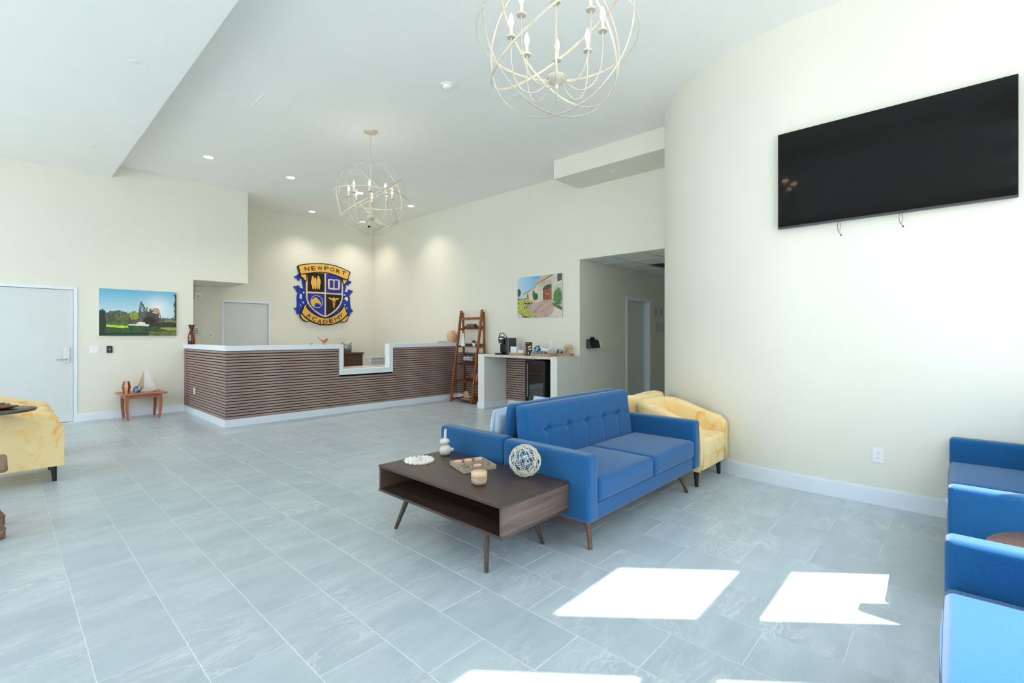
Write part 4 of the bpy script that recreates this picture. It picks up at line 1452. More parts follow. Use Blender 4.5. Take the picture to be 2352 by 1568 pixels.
# lidded wooden bowl
bw_ = thing('wooden_bowl', 'small round wooden bowl with a flat lid near the table edge', 'bowl', (2.035, 2.165, TTOP))
BOWLW = wood('whitewashed_wood', S(184, 152, 128), S(214, 192, 172), rough=.55, axis=0, scale=9)
bm = B(); lathe(bm, [(0, 0), (.030, 0), (.042, .008), (.0495, .026), (.050, .050), (0, .050)], n=36); obj('body', bm, BOWLW, bw_, smooth=True)
bm = B(); lathe(bm, [(0, .052), (.049, .052), (.0505, .056), (.050, .076), (.047, .079), (0, .079)], n=36)
obj('lid', bm, wood('pale_lid_wood', S(212, 180, 140), S(226, 196, 156), rough=.5, axis=0, scale=7), bw_, smooth=True)
# twig sphere
orb = thing('wire_sphere', 'large openwork sphere of cream sticks on the coffee table corner', 'ornament', (2.325, 2.04, TTOP + .1125))
r_ = random.Random(11)
TWG = wood('cream_sticks', S(206, 198, 164), S(236, 234, 220), rough=.6, axis=0, scale=20)
for i in range(22):
    bm = B()
    nrm = Vector((r_.gauss(0, 1), r_.gauss(0, 1), r_.gauss(0, 1))).normalized()
    for _ in range(1):
        ring(bm, (0, 0, 0), nrm, .104 + r_.uniform(-.006, .002), .0013, seg=18, n=5)
    obj('hoop', bm, TWG, orb)
bm = B()
for i in range(70):
    a = Vector((r_.gauss(0, 1), r_.gauss(0, 1), r_.gauss(0, 1))).normalized() * .103
    b = (Vector((r_.gauss(0, 1), r_.gauss(0, 1), r_.gauss(0, 1))).normalized() * .5 + a.normalized()).normalized() * .103
    tube(bm, [a, (a + b) / 2 * 1.02, b], .0014, 5)
sk = obj('sticks', bm, TWG, orb); sk['kind'] = 'stuff'

# ================================================================ CHANDELIERS
CHM = simple('champagne_metal', S(208, 200, 182), rough=.4, metal=.3, noise=.08, nscale=30)
def make_chandelier(label):
    l = bpy.data.lights.new('bulb_light', 'POINT'); l.energy = 4.5; l.color = (1, .80, .58); l.shadow_soft_size = .021
    c = thing('orb_chandelier', label, 'chandelier', (0, 0, HC), 0, 'orb chandeliers')
    bm = B(); lathe(bm, [(0, -.03), (.02, -.03), (.085, -.02), (.093, -.012), (.093, 0), (0, 0)], n=36); obj('canopy', bm, CHM, c, smooth=True)
    bm = B()
    z = -.035; k = 0
    while z > -.36:
        ring(bm, (0, 0, z - .014), (1, 0, 0) if k % 2 else (0, 1, 0), .0115, .0022, seg=14, n=5)
        z -= .021; k += 1
    obj('chain', bm, CHM, c, smooth=True)
    bm = B(); ring(bm, (0, 0, -.375), (1, .3, 0), .016, .004, seg=20, n=6); frustum(bm, (0, 0, -.39), (0, 0, -.43), .008, .008, 10)
    obj('loop', bm, CHM, c, smooth=True)
    bm = B(); frustum(bm, (0, 0, -.42), (0, 0, -1.20), .0055, .0055, 10); obj('rod', bm, CHM, c, smooth=True)
    cz, Rr = -.93, .505
    rings = [((0, 1, 0), 'v1'), ((.85, .5, 0), 'v2'), ((.06, .0, 1), 'h'), ((-.56, .12, .82), 'd1'), ((.68, -.22, .70), 'd2')]
    for nrm, _ in rings:
        bm = B(); ring(bm, (0, 0, cz), nrm, Rr + (.0 if _[0] == 'v' else .004 * (1 if _ == 'h' else -1)), .0035, seg=96, n=8, flat=2.4)
        obj('hoop', bm, CHM, c, smooth=True)
    bm = B(); lathe(bm, [(0, -1.175), (.03, -1.178), (.058, -1.19), (.062, -1.205), (.05, -1.22), (.03, -1.235), (.012, -1.245), (.012, -1.262), (.006, -1.272), (0, -1.274)], n=28)
    obj('hub', bm, CHM, c, smooth=True)
    for k in range(8):
        a = 2 * math.pi * k / 8 + .2
        ux, uy = math.cos(a), math.sin(a)
        pts = []
        P_ = [(.045, -1.21), (.085, -1.255), (.15, -1.285), (.215, -1.262), (.262, -1.195), (.285, -1.10), (.29, -1.0), (.29, -.925)]
        for j in range(len(P_) - 1):
            p0 = P_[max(0, j - 1)]; p1 = P_[j]; p2 = P_[j + 1]; p3 = P_[min(len(P_) - 1, j + 2)]
            for q in range(5):
                t = q / 5
                f_ = lambda i: .5 * (2 * p1[i] + (p2[i] - p0[i]) * t + (2 * p0[i] - 5 * p1[i] + 4 * p2[i] - p3[i]) * t * t + (3 * p1[i] - p0[i] - 3 * p2[i] + p3[i]) * t ** 3)
                pts.append((f_(0) * ux, f_(0) * uy, f_(1)))
        pts.append((.29 * ux, .29 * uy, -.925))
        bm = B(); tube(bm, pts, .0045, 8)
        arm = obj('arm', bm, CHM, c, smooth=True)
        bm = B(); lathe(bm, [(0, -.926), (.028, -.924), (.032, -.916), (.026, -.912), (0, -.914)], c=(.29 * ux, .29 * uy, 0), n=20)
        obj('cup', bm, CHM, arm, smooth=True)
        bm = B(); frustum(bm, (.29 * ux, .29 * uy, -.914), (.29 * ux, .29 * uy, -.855), .0105, .0105, 14)
        obj('candle_sleeve', bm, simple('cream_sleeve', S(240, 228, 208), rough=.5, noise=.02), arm, smooth=True)
        bm = B(); lathe(bm, [(0, -.857), (.010, -.852), (.0175, -.832), (.0185, -.815), (.013, -.790), (.005, -.770), (0, -.762)], c=(.29 * ux, .29 * uy, 0), n=16)
        obj('bulb', bm, BULB, arm, smooth=True)
        lo = bpy.data.objects.new('bulb_light', l); COL.objects.link(lo); lo.parent = arm; lo.location = (.29 * ux, .29 * uy, -.815)
    return c
ch1 = make_chandelier('orb chandelier hanging whole over the reception area, farther of the two')
ch1.location = (3.519, 5.94, HC)
ch2 = dup(ch1, (2.414, 1.852, HC), R(-20), label='near orb chandelier cut off by the top of the frame')

# ================================================================ CEILING FIXTURES
def downlight(x, y, label):
    d = thing('downlight', label, 'ceiling light', (x, y, HC), 0, 'lit recessed downlights')
    bm = B(); lathe(bm, [(.066, -.001), (.078, -.003), (.082, 0)], n=32); obj('trim_ring', bm, WHITE, d, smooth=True)
    bm = B(); lathe(bm, [(0, -.0025), (.068, -.0025), (.068, -.0005), (0, -.0005)], n=32); obj('lens', bm, LED, d)
    l = bpy.data.lights.new('downlight_beam', 'SPOT'); l.energy = 95; l.color = (1, .9, .79); l.spot_size = R(120); l.spot_blend = .9; l.shadow_soft_size = .07
    o = bpy.data.objects.new('downlight_beam', l); COL.objects.link(o); o.parent = d; o.location = (0, 0, -.02)
downlight(2.277, 8.698, 'recessed downlight farthest to the left above the desk end')
downlight(3.579, 8.742, 'recessed downlight beside the faint ceiling access panel')
downlight(4.90, 8.68, 'recessed downlight glowing behind the candles of the far chandelier')
downlight(6.153, 8.723, 'recessed downlight right of the far chandelier')
downlight(4.895, 10.784, 'recessed downlight over the crest, left of the far chandelier')
downlight(6.183, 10.81, 'recessed downlight seen low through the bottom of the far chandelier')
def sprinkler(x, y, z, label):
    bm = B(); lathe(bm, [(0, -.006), (.034, -.006), (.042, -.003), (.043, 0), (0, 0)], n=28)
    tag(obj('sprinkler_cover', bm, WHITE, smooth=True, loc=(x, y, z)), label, 'sprinkler', 'round white ceiling sprinkler covers')
sprinkler(1.421, 6.747, HC, 'white ceiling disc just right of the ceiling step edge')
sprinkler(1.571, 9.598, HC, 'small white ceiling disc above the landscape print')
sprinkler(.887, 5.77, LC, 'white ceiling disc on the low ceiling, nearest the camera')
sprinkler(.889, 8.774, LC, 'white ceiling disc on the low ceiling near the left wall')
sprinkler(4.17, 3.781, HC, 'white ceiling disc right of the near chandelier')
sprinkler(6.222, 6.785, HC, 'white ceiling disc near the right wall')
sprinkler(6.47, 3.86, 3.915, 'white ceiling disc under the boxed soffit')
sprinkler(3.29, 9.6, HC, 'small white ceiling disc above the crest alcove')
sd_ = thing('smoke_detector', 'white round smoke detector between the two chandeliers', 'detector', (3.457, 4.205, HC))
bm = B(); lathe(bm, [(0, -.012), (.072, -.012), (.075, 0), (0, 0)], n=32); obj('base', bm, WHITE, sd_, smooth=True)
bm = B(); lathe(bm, [(0, -.048), (.030, -.046), (.045, -.035), (.052, -.012), (0, -.012)], n=32); obj('dome', bm, WHITE, sd_, smooth=True)
def access(x, y, rx, ry, label, nsl=0):
    p = thing('access_panel', label, 'ceiling panel', (x, y, HC), 0, 'square white ceiling panels')
    bm = B()
    w = .022
    box(bm, -rx, rx, -ry, -ry + w, -.006, 0); box(bm, -rx, rx, ry - w, ry, -.006, 0); box(bm, -rx, -rx + w, -ry + w, ry - w, -.006, 0); box(bm, rx - w, rx, -ry + w, ry - w, -.006, 0)
    obj('frame', bm, CEIL, p)
    bm = B(); box(bm, -rx + w + .004, rx - w - .004, -ry + w + .004, ry - w - .004, -.004, 0); obj('panel', bm, CEIL, p)
    return p
access(2.288, 6.14, .17, .20, 'square white ceiling panel left of the far chandelier')
access(3.50, 8.98, .17, .17, 'square white ceiling panel next to a downlight')
access(4.25, 7.85, .15, .15, 'square white ceiling panel seen through the far chandelier')
dc = thing('security_camera', 'tiny dark dome camera high in the back corner', 'camera', (6.47, 11.0, HC))
bm = B(); lathe(bm, [(0, -.03), (.05, -.03), (.055, 0), (0, 0)], n=24); obj('base', bm, WHITE, dc, smooth=True)
bm = B(); lathe(bm, [(0, -.075), (.025, -.066), (.038, -.03), (0, -.03)], n=24); obj('dome', bm, BLACK, dc, smooth=True)

# ================================================================ TELEVISION
tv = thing('television', 'large black wall television mounted high on the curved wall', 'television', (4.80, .418, 2.335))
TVM, nt_, b_ = newmat('tv_screen')
b_.inputs['Base Color'].default_value = S(12, 12, 12); b_.inputs['Roughness'].default_value = .06; b_.inputs['Specular IOR Level'].default_value = .22
nz_ = N(nt_, 'ShaderNodeTexNoise'); nz_.inputs['Scale'].default_value = 400
rr_ = ramp(nt_, nz_.outputs['Fac'], [(0, S(11, 11, 11)), (1, S(14, 14, 14))]); nt_.links.new(rr_.outputs[0], b_.inputs['Base Color'])
part_box('housing', BLACK, tv, .004, .035, -.749, .749, 0, .855, bev=.004)
part_box('screen', TVM, tv, 0, .004, -.745, .745, .016, .851)
part_box('bezel', DGREY, tv, -.002, .006, -.749, .749, 0, .015, bev=.001)
part_box('wall_bracket', BLACK, tv, .035, .060, -.25, .25, .25, .60)
for y, l2 in ((.297, .11), (-.107, .10)):
    bm = B(); tube(bm, [(.02, y, .03), (.022, y + .004, -.03), (.02, y - .0, -l2 * .7), (.02, y - .02, -l2)], .0018, 6)
    tube(bm, [(.02, y - .006, .03), (.022, y - .02, -.04), (.02, y - .012, -.075), (.02, y - .002, -.085)], .0014, 6)
    box(bm, .015, .025, y - .026, y - .016, -l2 - .012, -l2, bev=0)
    obj('cable', bm, DGREY, tv, smooth=False)

# ================================================================ WALL DEVICES
def plate(name, label, cat, loc, rz, w, h, kind):
    """face plate whose local -y looks into the room"""
    p = thing(name, label, cat, loc, rz)
    part_box('plate', WHITE, p, -w / 2, w / 2, -.007, -.0005, -h / 2, h / 2, bev=.002)
    if kind == 'outlet':
        for z in (-.020, .020):
            bm = B(); lathe(bm, [(0, 0), (.0165, 0), (.0165, .002), (0, .002)], n=24)
            for v in bm.verts: v.co = Vector((v.co.x, -.007 - v.co.z, z + v.co.y))
            rc = obj('receptacle', bm, WHITE, p)
            bm = B()
            box(bm, -.0075, -.0055, -.0097, -.009, z - .002, z + .007); box(bm, .0055, .0075, -.0097, -.009, z - .002, z + .007)
            box(bm, -.002, .002, -.0097, -.009, z - .011, z - .006)
            obj('slot', bm, BLACK, rc)
    elif kind == 'switch2':
        for x in (-w / 4, w / 4):
            part_box('rocker', WHITE, p, x - .016, x + .016, -.012, -.006, -.033, .033, bev=.002)
    elif kind == 'switch':
        part_box('rocker', WHITE, p, -.016, .016, -.012, -.006, -.033, .033, bev=.002)
    elif kind == 'jack':
        part_box('socket', DGREY, p, -.012, .012, -.009, -.006, -.01, .012)
    return p
plate('light_switch', 'white double light switch beside the white door', 'switch', (1.071, YL, 1.144), 0, .118, .118, 'switch2')
cr_ = thing('card_reader', 'small black square card reader on the left wall', 'reader', (1.256, YL, 1.144))
part_box('body', BLACK, cr_, -.037, .037, -.022, -.001, -.058, .058, bev=.008, seg=3)
part_box('indicator', emis('white_led', (.9, .95, 1, 1), 1.5), cr_, -.008, .008, -.0235, -.021, -.003, .003)
plate('wall_outlet', 'white double outlet low on the curved wall below the television', 'outlet', (XTV, .449, .403), R(-90), .078, .122, 'outlet')
plate('wall_outlet', 'white outlet plate just behind the tissue packets on the coffee counter', 'outlet', (XR, 6.07, 1.21), R(-90), .075, .12, 'outlet')
plate('wall_outlet', 'white outlet plate behind the white bird on the coffee counter', 'outlet', (XR, 5.383, 1.205), R(-90), .075, .12, 'outlet')
plate('light_switch', 'white switch beside the black phone unit in the hallway', 'switch', (7.54, 4.75, 1.21), 0, .08, .12, 'switch')
plate('wall_jack', 'small white jack plate left of the alcove door', 'outlet', (3.035, YB, 1.385), 0, .075, .12, 'jack')
th_ = thing('alarm_strobe', 'small white alarm box with a dark ring near the alcove ceiling', 'alarm', (2.795, YB, 2.20))
part_box('body', WHITE, th_, -.055, .055, -.045, -.001, -.065, .065, bev=.005)
bm = B(); ring(bm, (0, -.046, -.02), (0, 1, 0), .018, .004, seg=24, n=6); obj('ring', bm, DGREY, th_, smooth=True)
bm = B(); lathe(bm, [(0, 0), (.045, 0), (.05, .02), (.03, .03), (0, .032)], n=28)
for v in bm.verts: v.co = Vector((v.co.x, -.001 - v.co.z, v.co.y))
tag(obj('round_sensor', bm, WHITE, smooth=True, loc=(2.785, YB, 2.345)), 'round white sensor above the alarm box in the alcove', 'sensor')
kp = thing('alarm_keypad', 'grey metal keypad panel partly hidden by the black vase', 'keypad', (2.75, YB, 1.475))
part_box('plate', STEEL, kp, -.075, .075, -.02, -.001, -.10, .10, bev=.004)
for i in range(3):
    for j in range(4):
        part_box('key', DGREY, kp, -.045 + i * .032, -.022 + i * .032, -.024, -.019, -.07 + j * .032, -.05 + j * .032)
ph = thing('wall_tablet', 'black angled tablet terminal mounted in the hallway by the corner', 'terminal', (7.20, 4.745, 1.15))
bm = B(); hexa(bm, [(-.15, -.10, 0), (.16, -.10, 0), (.16, -.0, 0), (-.16, -.0, 0)], [(-.14, -.055, .145), (.15, -.055, .145), (.16, -.0, .16), (-.15, -.0, .16)], bev=.012, seg=3)
obj('body', bm, BLACK, ph, smooth=True, wn=True)
bm = B(); hexa(bm, [(-.10, -.0965, .02), (.13, -.0965, .02), (.13, -.085, .02), (-.10, -.085, .02)], [(-.10, -.0635, .125), (.13, -.0635, .125), (.13, -.05, .125), (-.10, -.05, .125)])
obj('screen', bm, simple('dim_screen', S(34, 38, 40), rough=.15, noise=.05), ph)
part_box('camera_head', BLACK, ph, -.04, .04, -.05, -.0, .155, .195, bev=.008)
# papers in the hall
PAPER = simple('paper', S(222, 222, 220), rough=.8, noise=.02)
INK = simple('paper_print', S(150, 152, 156), rough=.8, noise=.1, nscale=60)
def notice(x, z, w, h, label, seed):
    p = thing('notice', label, 'notice', (x, 4.75, z), 0)
    part_box('sheet', PAPER, p, -w / 2, w / 2, -.004, -.0008, -h / 2, h / 2)
    rg = random.Random(seed)
    bm = B()
    for col in range(2):
        zz = h / 2 - .04
        while zz > -h / 2 + .04:
            x0 = -w / 2 + .03 + col * w / 2
            box(bm, x0, x0 + (w / 2 - .05) * rg.uniform(.6, 1), -.0046, -.0041, zz, zz + .006)
            zz -= rg.choice((.014, .014, .02))
    t_ = obj('printed_lines', bm, INK, p); t_['kind'] = 'stuff'
notice(9.86, 1.87, .46, .28, 'upper printed notice sheet at the end of the hallway wall', 1)
notice(9.93, 1.55, .50, .28, 'lower printed notice sheet at the end of the hallway wall', 2)

# ================================================================ COFFEE COUNTER
HALFW = wallmat('half_wall_paint', S(224, 226, 221))
cc = thing('coffee_counter', 'white half-walls carrying a speckled granite coffee counter', 'counter', (6.21, 4.75, 0))
CD = XR - 6.21 - .032
part_box('support', HALFW, cc, 0, CD + .03, .002, .14, 0, .985)
part_box('support', HALFW, cc, 0, CD, 1.72, 1.885, 0, 1.02)
part_box('granite_top', GRANITE, cc, -.0, CD, .142, 1.72, .976, 1.02, bev=.003)
part_box('support_cap', simple('cream_cap', S(226, 220, 200), rough=.5), cc, 0, CD + .03, .002, .142, .985, 1.018)
for q_ in ((-.012, 0, -.01, .15), (0, .6, .14, .152), (-.012, 0, 1.708, 1.897), (0, CD - .001, 1.708, 1.72), (0, CD, 1.885, 1.897), (0, .64, -.01, .002)):
    part_box('baseboard', TRIM, cc, *q_, 0, .11)
# fridge
fr = thing('beverage_fridge', 'black glass door beverage fridge under the coffee counter', 'fridge', (6.33, 5.10, 0))
FBK = simple('fridge_black', S(12, 13, 16), rough=.35, noise=.05)
bm = B()
box(bm, .04, .49, 0, .02, .02, .935); box(bm, .04, .49, .43, .45, .02, .935); box(bm, .04, .49, .02, .43, .02, .06); box(bm, .04, .49, .02, .43, .915, .935); box(bm, .47, .49, .02, .43, .06, .915)
obj('cabinet', bm, FBK, fr)
bm = B()
box(bm, 0, .035, 0, .035, .03, .935); box(bm, 0, .035, .40, .45, .03, .935); box(bm, 0, .035, .035, .40, .03, .075); box(bm, 0, .035, .035, .40, .88, .935)
dr = obj('door', bm, FBK, fr)
part_box('glass', glass_thin('smoked_glass', (.25, .28, .30, 1), .16), dr, .012, .018, .035, .40, .075, .88)
bm = B(); box(bm, -.012, .0, .385, .395, .30, .88); obj('handle', bm, STEEL, dr)
for z in (.22, .38, .54, .70):
    bm = B()
    for k in range(9):
        tube(bm, [(.06, .03 + k * .048, z), (.46, .03 + k * .048, z)], .0018, 5)
    tube(bm, [(.06, .022, z), (.06, .428, z)], .003, 5)
    obj('rack', bm, STEEL, fr)
for i, (y, z) in enumerate(((.10, .10), (.20, .10), (.31, .10), (.12, .262), (.30, .262), (.21, .422), (.33, .422))):
    bm = B(); lathe(bm, [(0, 0), (.03, 0), (.031, .07), (.024, .09), (.012, .105), (.012, .12), (0, .12)], n=14)
    tag(obj('water_bottle', bm, simple('bottle_plastic', S(150, 166, 176), rough=.2, noise=.05), smooth=True, loc=(6.33 + .11, 5.10 + y, z + .002 if z > .2 else .062)),
        'clear water bottle inside the black fridge, %s of the %s row' % (('right', 'middle', 'left')[0 if y < .15 else (1 if y < .25 else 2)], 'lowest' if z < .2 else ('second' if z < .3 else 'third')), 'bottle', 'water bottles inside the fridge')

# coffee maker
CZ = 1.021
cm = thing('coffee_maker', 'black single serve coffee maker with a silver head and raised loop handle', 'coffee maker', (6.42, 6.17, CZ), R(0))
part_box('drip_tray', BLACK, cm, -.13, .04, -.075, .10, 0, .028, bev=.005)
part_box('tower', BLACK, cm, .0, .13, -.065, .095, .028, .31, bev=.02, seg=3)
bm = B(); lathe(bm, [(0, .20), (.045, .20), (.052, .215), (.062, .27), (.062, .315), (.05, .335), (0, .34)], c=(-.035, .015, 0), n=28)
obj('brew_head', bm, DGREY, cm, smooth=True)
bm = B(); lathe(bm, [(.0, .195), (.035, .195), (.040, .245), (.0, .245)], c=(-.05, .015, 0), n=24); lathe(bm, [(.0, .286), (.064, .286), (.064, .306), (.0, .306)], c=(-.035, .015, 0), n=28)
obj('chrome_band', bm, STEEL, cm, smooth=True)
bm = B(); tube(bm, [(-.03, .055, .31), (-.06, .05, .36), (-.06, .02, .395), (-.04, -.03, .395), (.0, -.06, .35), (.02, -.065, .30)], .009, 10)
obj('handle', bm, DGREY, cm, smooth=True)
part_box('water_tank', simple('tank_grey', S(44, 52, 60), rough=.15, noise=.04), cm, -.02, .20, -.155, -.068, .0, .31, bev=.018, seg=3)
part_box('tank_strip', STEEL, cm, -.0215, -.0195, -.112, -.106, .02, .29)

# woven trays
WICK, nt_, b_ = newmat('woven_wicker')
mp_ = coords(nt_, (1, 1, 1))
wv = N(nt_, 'ShaderNodeTexNoise'); wv.inputs['Scale'].default_value = 90; wv.inputs['Detail'].default_value = 3
nt_.links.new(mp_.outputs[0], wv.inputs['Vector'])
rp = ramp(nt_, wv.outputs['Fac'], [(.35, S(170, 132, 92)), (.65, S(214, 182, 142))]); nt_.links.new(rp.outputs[0], b_.inputs['Base Color'])
b_.inputs['Roughness'].default_value = .8; addbump(nt_, b_, wv.outputs['Fac'], .8, .003)
def woven_tray(loc, rx, ry, label, h=.038):
    t = thing('woven_tray', label, 'tray', loc, 0, 'woven trays on the coffee counter')
    def oval(a, kx, ky): 
        c, s = math.cos(a), math.sin(a)
        return (kx * abs(c) ** .6 * (1 if c > 0 else -1), ky * abs(s) ** .6 * (1 if s > 0 else -1))
    bm = B(); vs = [oval(2 * math.pi * i / 40, rx - .01, ry - .01) for i in range(40)]
    prism(bm, vs, 0, .006, plane='xy'); obj('base', bm, WICK, t)
    bm = B()
    for lay in range(4):
        tube(bm, [(*oval(2 * math.pi * i / 60, rx + .002 * math.sin(i * math.pi * .7 + lay * math.pi), ry + .002 * math.sin(i * math.pi * .7 + lay * math.pi)), .005 + lay * h / 4) for i in range(60)], .0056, 6, closed=True)
    obj('woven_rim', bm, WICK, t, smooth=True)
    bm = B()
    for i in range(60):
        a = 2 * math.pi * i / 60
        x, y = oval(a, rx + .004, ry + .004)
        tube(bm, [(x, y, .0), (x, y, h)], .0028, 5)
    s = obj('stakes', bm, WICK, t, smooth=True); s['kind'] = 'stuff'
    return t
woven_tray((6.50, 5.835, CZ), .13, .205, 'oval woven tray holding white tissue packets next to the coffee maker')
woven_tray((6.45, 5.26, CZ), .11, .215, 'oval woven tray holding blue glass floats and the white bird')
woven_tray((6.705, 4.975, CZ), .10, .165, 'oval woven tray with the star burst ornament at the counter end')
TISS = simple('white_tissue', S(232, 238, 240), rough=.8, noise=.03, nscale=30)
def packet(loc, w, d, h, seed, label, nm='tissue_packet'):
    r_ = random.Random(seed)
    bm = B()
    softbox(bm, 0, 0, h / 2, w, d, h, r=.012, nx=5, ny=5, nz=4, fn=lambda p, q: p + Vector((r_.uniform(-.004, .004), r_.uniform(-.004, .004), r_.uniform(-.006, .006) + (.02 * math.sin(6 * q[0]) * (q[2] > .5)))))
    for v in bm.verts: v.co.z = max(v.co.z, .001)
    return tag(obj(nm, bm, TISS, smooth=True, loc=loc), label, 'packet')
packet((6.48, 5.93, CZ + .0065), .10, .15, .12, 3, 'taller crumpled white packet in the woven tray by the coffee maker')
packet((6.48, 5.74, CZ + .0065), .12, .13, .055, 4, 'flat white packet in the woven tray by the dark box')
# dark brown box with white cup prints
db = thing('drink_box', 'dark brown cardboard box with white printed cup shapes on the counter', 'box', (6.41, 5.545, CZ), R(-25))
BRN = simple('dark_brown_card', S(66, 44, 42), rough=.5, noise=.06)
part_box('carton', BRN, db, -.05, .05, -.06, .06, 0, .235, bev=.001)
WPR = simple('white_print', S(226, 224, 222), rough=.6, noise=.03)
bm = B()
for k in range(5):
    z = .025 + k * .042
    prism(bm, [(.012, z), (.045, z), (.05, z + .026), (.03, z + .030), (.008, z + .026)], -.0506, -.0500, plane='yz')
obj('print', bm, WPR, db)
bm = B()
prism(bm, [(-.03, .09), (.03, .10), (.034, .125), (-.028, .115)], -.0606, -.0600); prism(bm, [(-.035, .13), (.028, .15), (.03, .175), (-.035, .158)], -.0606, -.0600)
prism(bm, [(-.04, .205), (-.025, .207), (-.025, .222), (-.04, .22)], -.0606, -.0600); prism(bm, [(-.04, .02), (-.015, .02), (-.02, .06), (-.038, .062)], -.0606, -.0600)
obj('print', bm, WPR, db)
# blue glass floats in rope nets
BGL, nt_, b_ = newmat('blue_float_glass')
b_.inputs['Roughness'].default_value = .08
nz_ = N(nt_, 'ShaderNodeTexNoise'); nz_.inputs['Scale'].default_value = 22
mp_ = coords(nt_); nt_.links.new(mp_.outputs[0], nz_.inputs['Vector'])
rp = ramp(nt_, nz_.outputs['Fac'], [(.38, S(44, 92, 130)), (.52, S(70, 140, 180)), (.62, S(190, 222, 234))]); nt_.links.new(rp.outputs[0], b_.inputs['Base Color'])
ROPE = simple('dark_rope', S(64, 84, 100), rough=.8, noise=.1)
def gfloat(loc, r, label, seed=0):
    f = thing('glass_float', label, 'ornament', loc, 0, 'blue glass floats')
    f.rotation_euler = (seed * .7, seed * .4, seed)
    bm = B(); blob(bm, (0, 0, 0), r, r, r, 24, 14); obj('ball', bm, BGL, f, smooth=True)
    bm = B()
    for k in range(4):
        a = math.pi * k / 4
        ring(bm, (0, 0, 0), (math.cos(a), math.sin(a), .25), r + .001, .0022, seg=32, n=5)
    ring(bm, (0, 0, 0), (0, 0, 1), r + .001, .0022, seg=32, n=5)
    obj('net', bm, ROPE, f, smooth=True)
gfloat((6.47, 5.375, CZ + .112), .062, 'larger pale blue glass float stacked at the back of the middle tray', 1)
gfloat((6.395, 5.435, CZ + .047), .036, 'small dark blue glass float at the left of the middle tray', 2)
gfloat((6.41, 5.30, CZ + .045), .034, 'small blue glass float under the larger pale one', 5)
gfloat((6.40, 5.175, CZ + .053), .043, 'dark blue glass float in front of the white bird', 3)
gfloat((6.68, 5.055, CZ + .065), .055, 'bright blue glass float in the end tray beside the star burst', 4)
wbd = thing('white_bird', 'white ceramic bird with raised tail on the middle woven tray', 'figurine', (6.49, 5.24, CZ + .0065))
CER = simple('white_ceramic', S(226, 234, 236), rough=.2, noise=.02)
bm = B(); blob(bm, (0, 0, .075), .045, .085, .048)
tube(bm, [(0, -.06, .085), (0, -.12, .115), (0, -.17, .15), (0, -.21, .175)], [.026, .018, .012, .006], 10, flat=.6)
for v in bm.verts: v.co.z = max(v.co.z, 0)
obj('body', bm, CER, wbd, smooth=True)
bm = B(); blob(bm, (0, .085, .125), .028, .032, .028); frustum(bm, (0, .11, .128), (0, .135, .122), .008, .001, 8); obj('head', bm, CER, wbd, smooth=True)
sb_ = thing('star_burst', 'openwork star burst ornament of pale sticks in the end tray', 'ornament', (6.715, 4.90, CZ + .12))
bm = B(); r_ = random.Random(2)
for k in range(44):
    d = Vector((r_.gauss(0, 1), r_.gauss(0, 1), r_.gauss(0, 1))).normalized()
    tube(bm, [d * .01, d * .105], .0014, 5)
TAN2 = simple('tan_sticks', S(188, 150, 100), rough=.6, noise=.1)
sp = obj('sticks', bm, TAN2, sb_); sp['kind'] = 'stuff'
for k in range(6):
    bm = B(); ring(bm, (0, 0, 0), (r_.gauss(0, 1), r_.gauss(0, 1), r_.gauss(0, 1)), .082, .0018, seg=10, n=5); obj('hoop', bm, TAN2, sb_)

# ================================================================ LADDER SHELF
ls = thing('ladder_shelf', 'tall reddish brown A frame ladder shelf beside the coffee counter', 'shelf', (6.60, 7.36, 0))
YW_ = .32
def post(x0, z0, x1, z1, y, wy=.04, wx=.045):
    bm = B()
    hexa(bm, [(x0 - wx / 2, y - wy / 2, z0), (x0 + wx / 2, y - wy / 2, z0), (x0 + wx / 2, y + wy / 2, z0), (x0 - wx / 2, y + wy / 2, z0)],
         [(x1 - wx / 2, y - wy / 2, z1), (x1 + wx / 2, y - wy / 2, z1), (x1 + wx / 2, y + wy / 2, z1), (x1 - wx / 2, y + wy / 2, z1)], bev=.003)
    return obj('leg', bm, LADDER, ls, smooth=True, wn=True)
def fx(z): return -.185 + (.10 + .185) * z / 1.90
def bx_(z): return .185 - .035 * z / 1.90
for y in (-YW_, YW_):
    post(-.185, 0, .10, 1.90, y)
    post(.185, 0, .15, 1.86, y, wx=.035)
LAD2 = wood('ladder_shelf_wood', S(92, 50, 28), S(128, 76, 42), rough=.4, axis=1, scale=5)
SH = [.06, .425, .785, 1.150, 1.515]
for z in SH:
    part_box('shelf', LAD2, ls, fx(z) + .02, bx_(z) - .012, -YW_ + .02, YW_ - .02, z - .012, z, bev=.002)
    part_box('side_rail', LADDER, ls, fx(z) + .02, bx_(z) - .01, -YW_ - .012, -YW_ + .012, z - .03, z + .012)
    part_box('side_rail', LADDER, ls, fx(z) + .02, bx_(z) - .01, YW_ - .012, YW_ + .012, z - .03, z + .012)
    part_box('back_lip', LAD2, ls, bx_(z) - .03, bx_(z) - .015, -YW_ + .02, YW_ - .02, z, z + .055)
part_box('top_bar', LADDER, ls, fx(1.73) - .01, fx(1.73) + .012, -YW_ + .02, YW_ - .02, 1.70, 1.75, bev=.002)
def L3(x, y, z): return (6.60 + x, 7.36 + y, z)
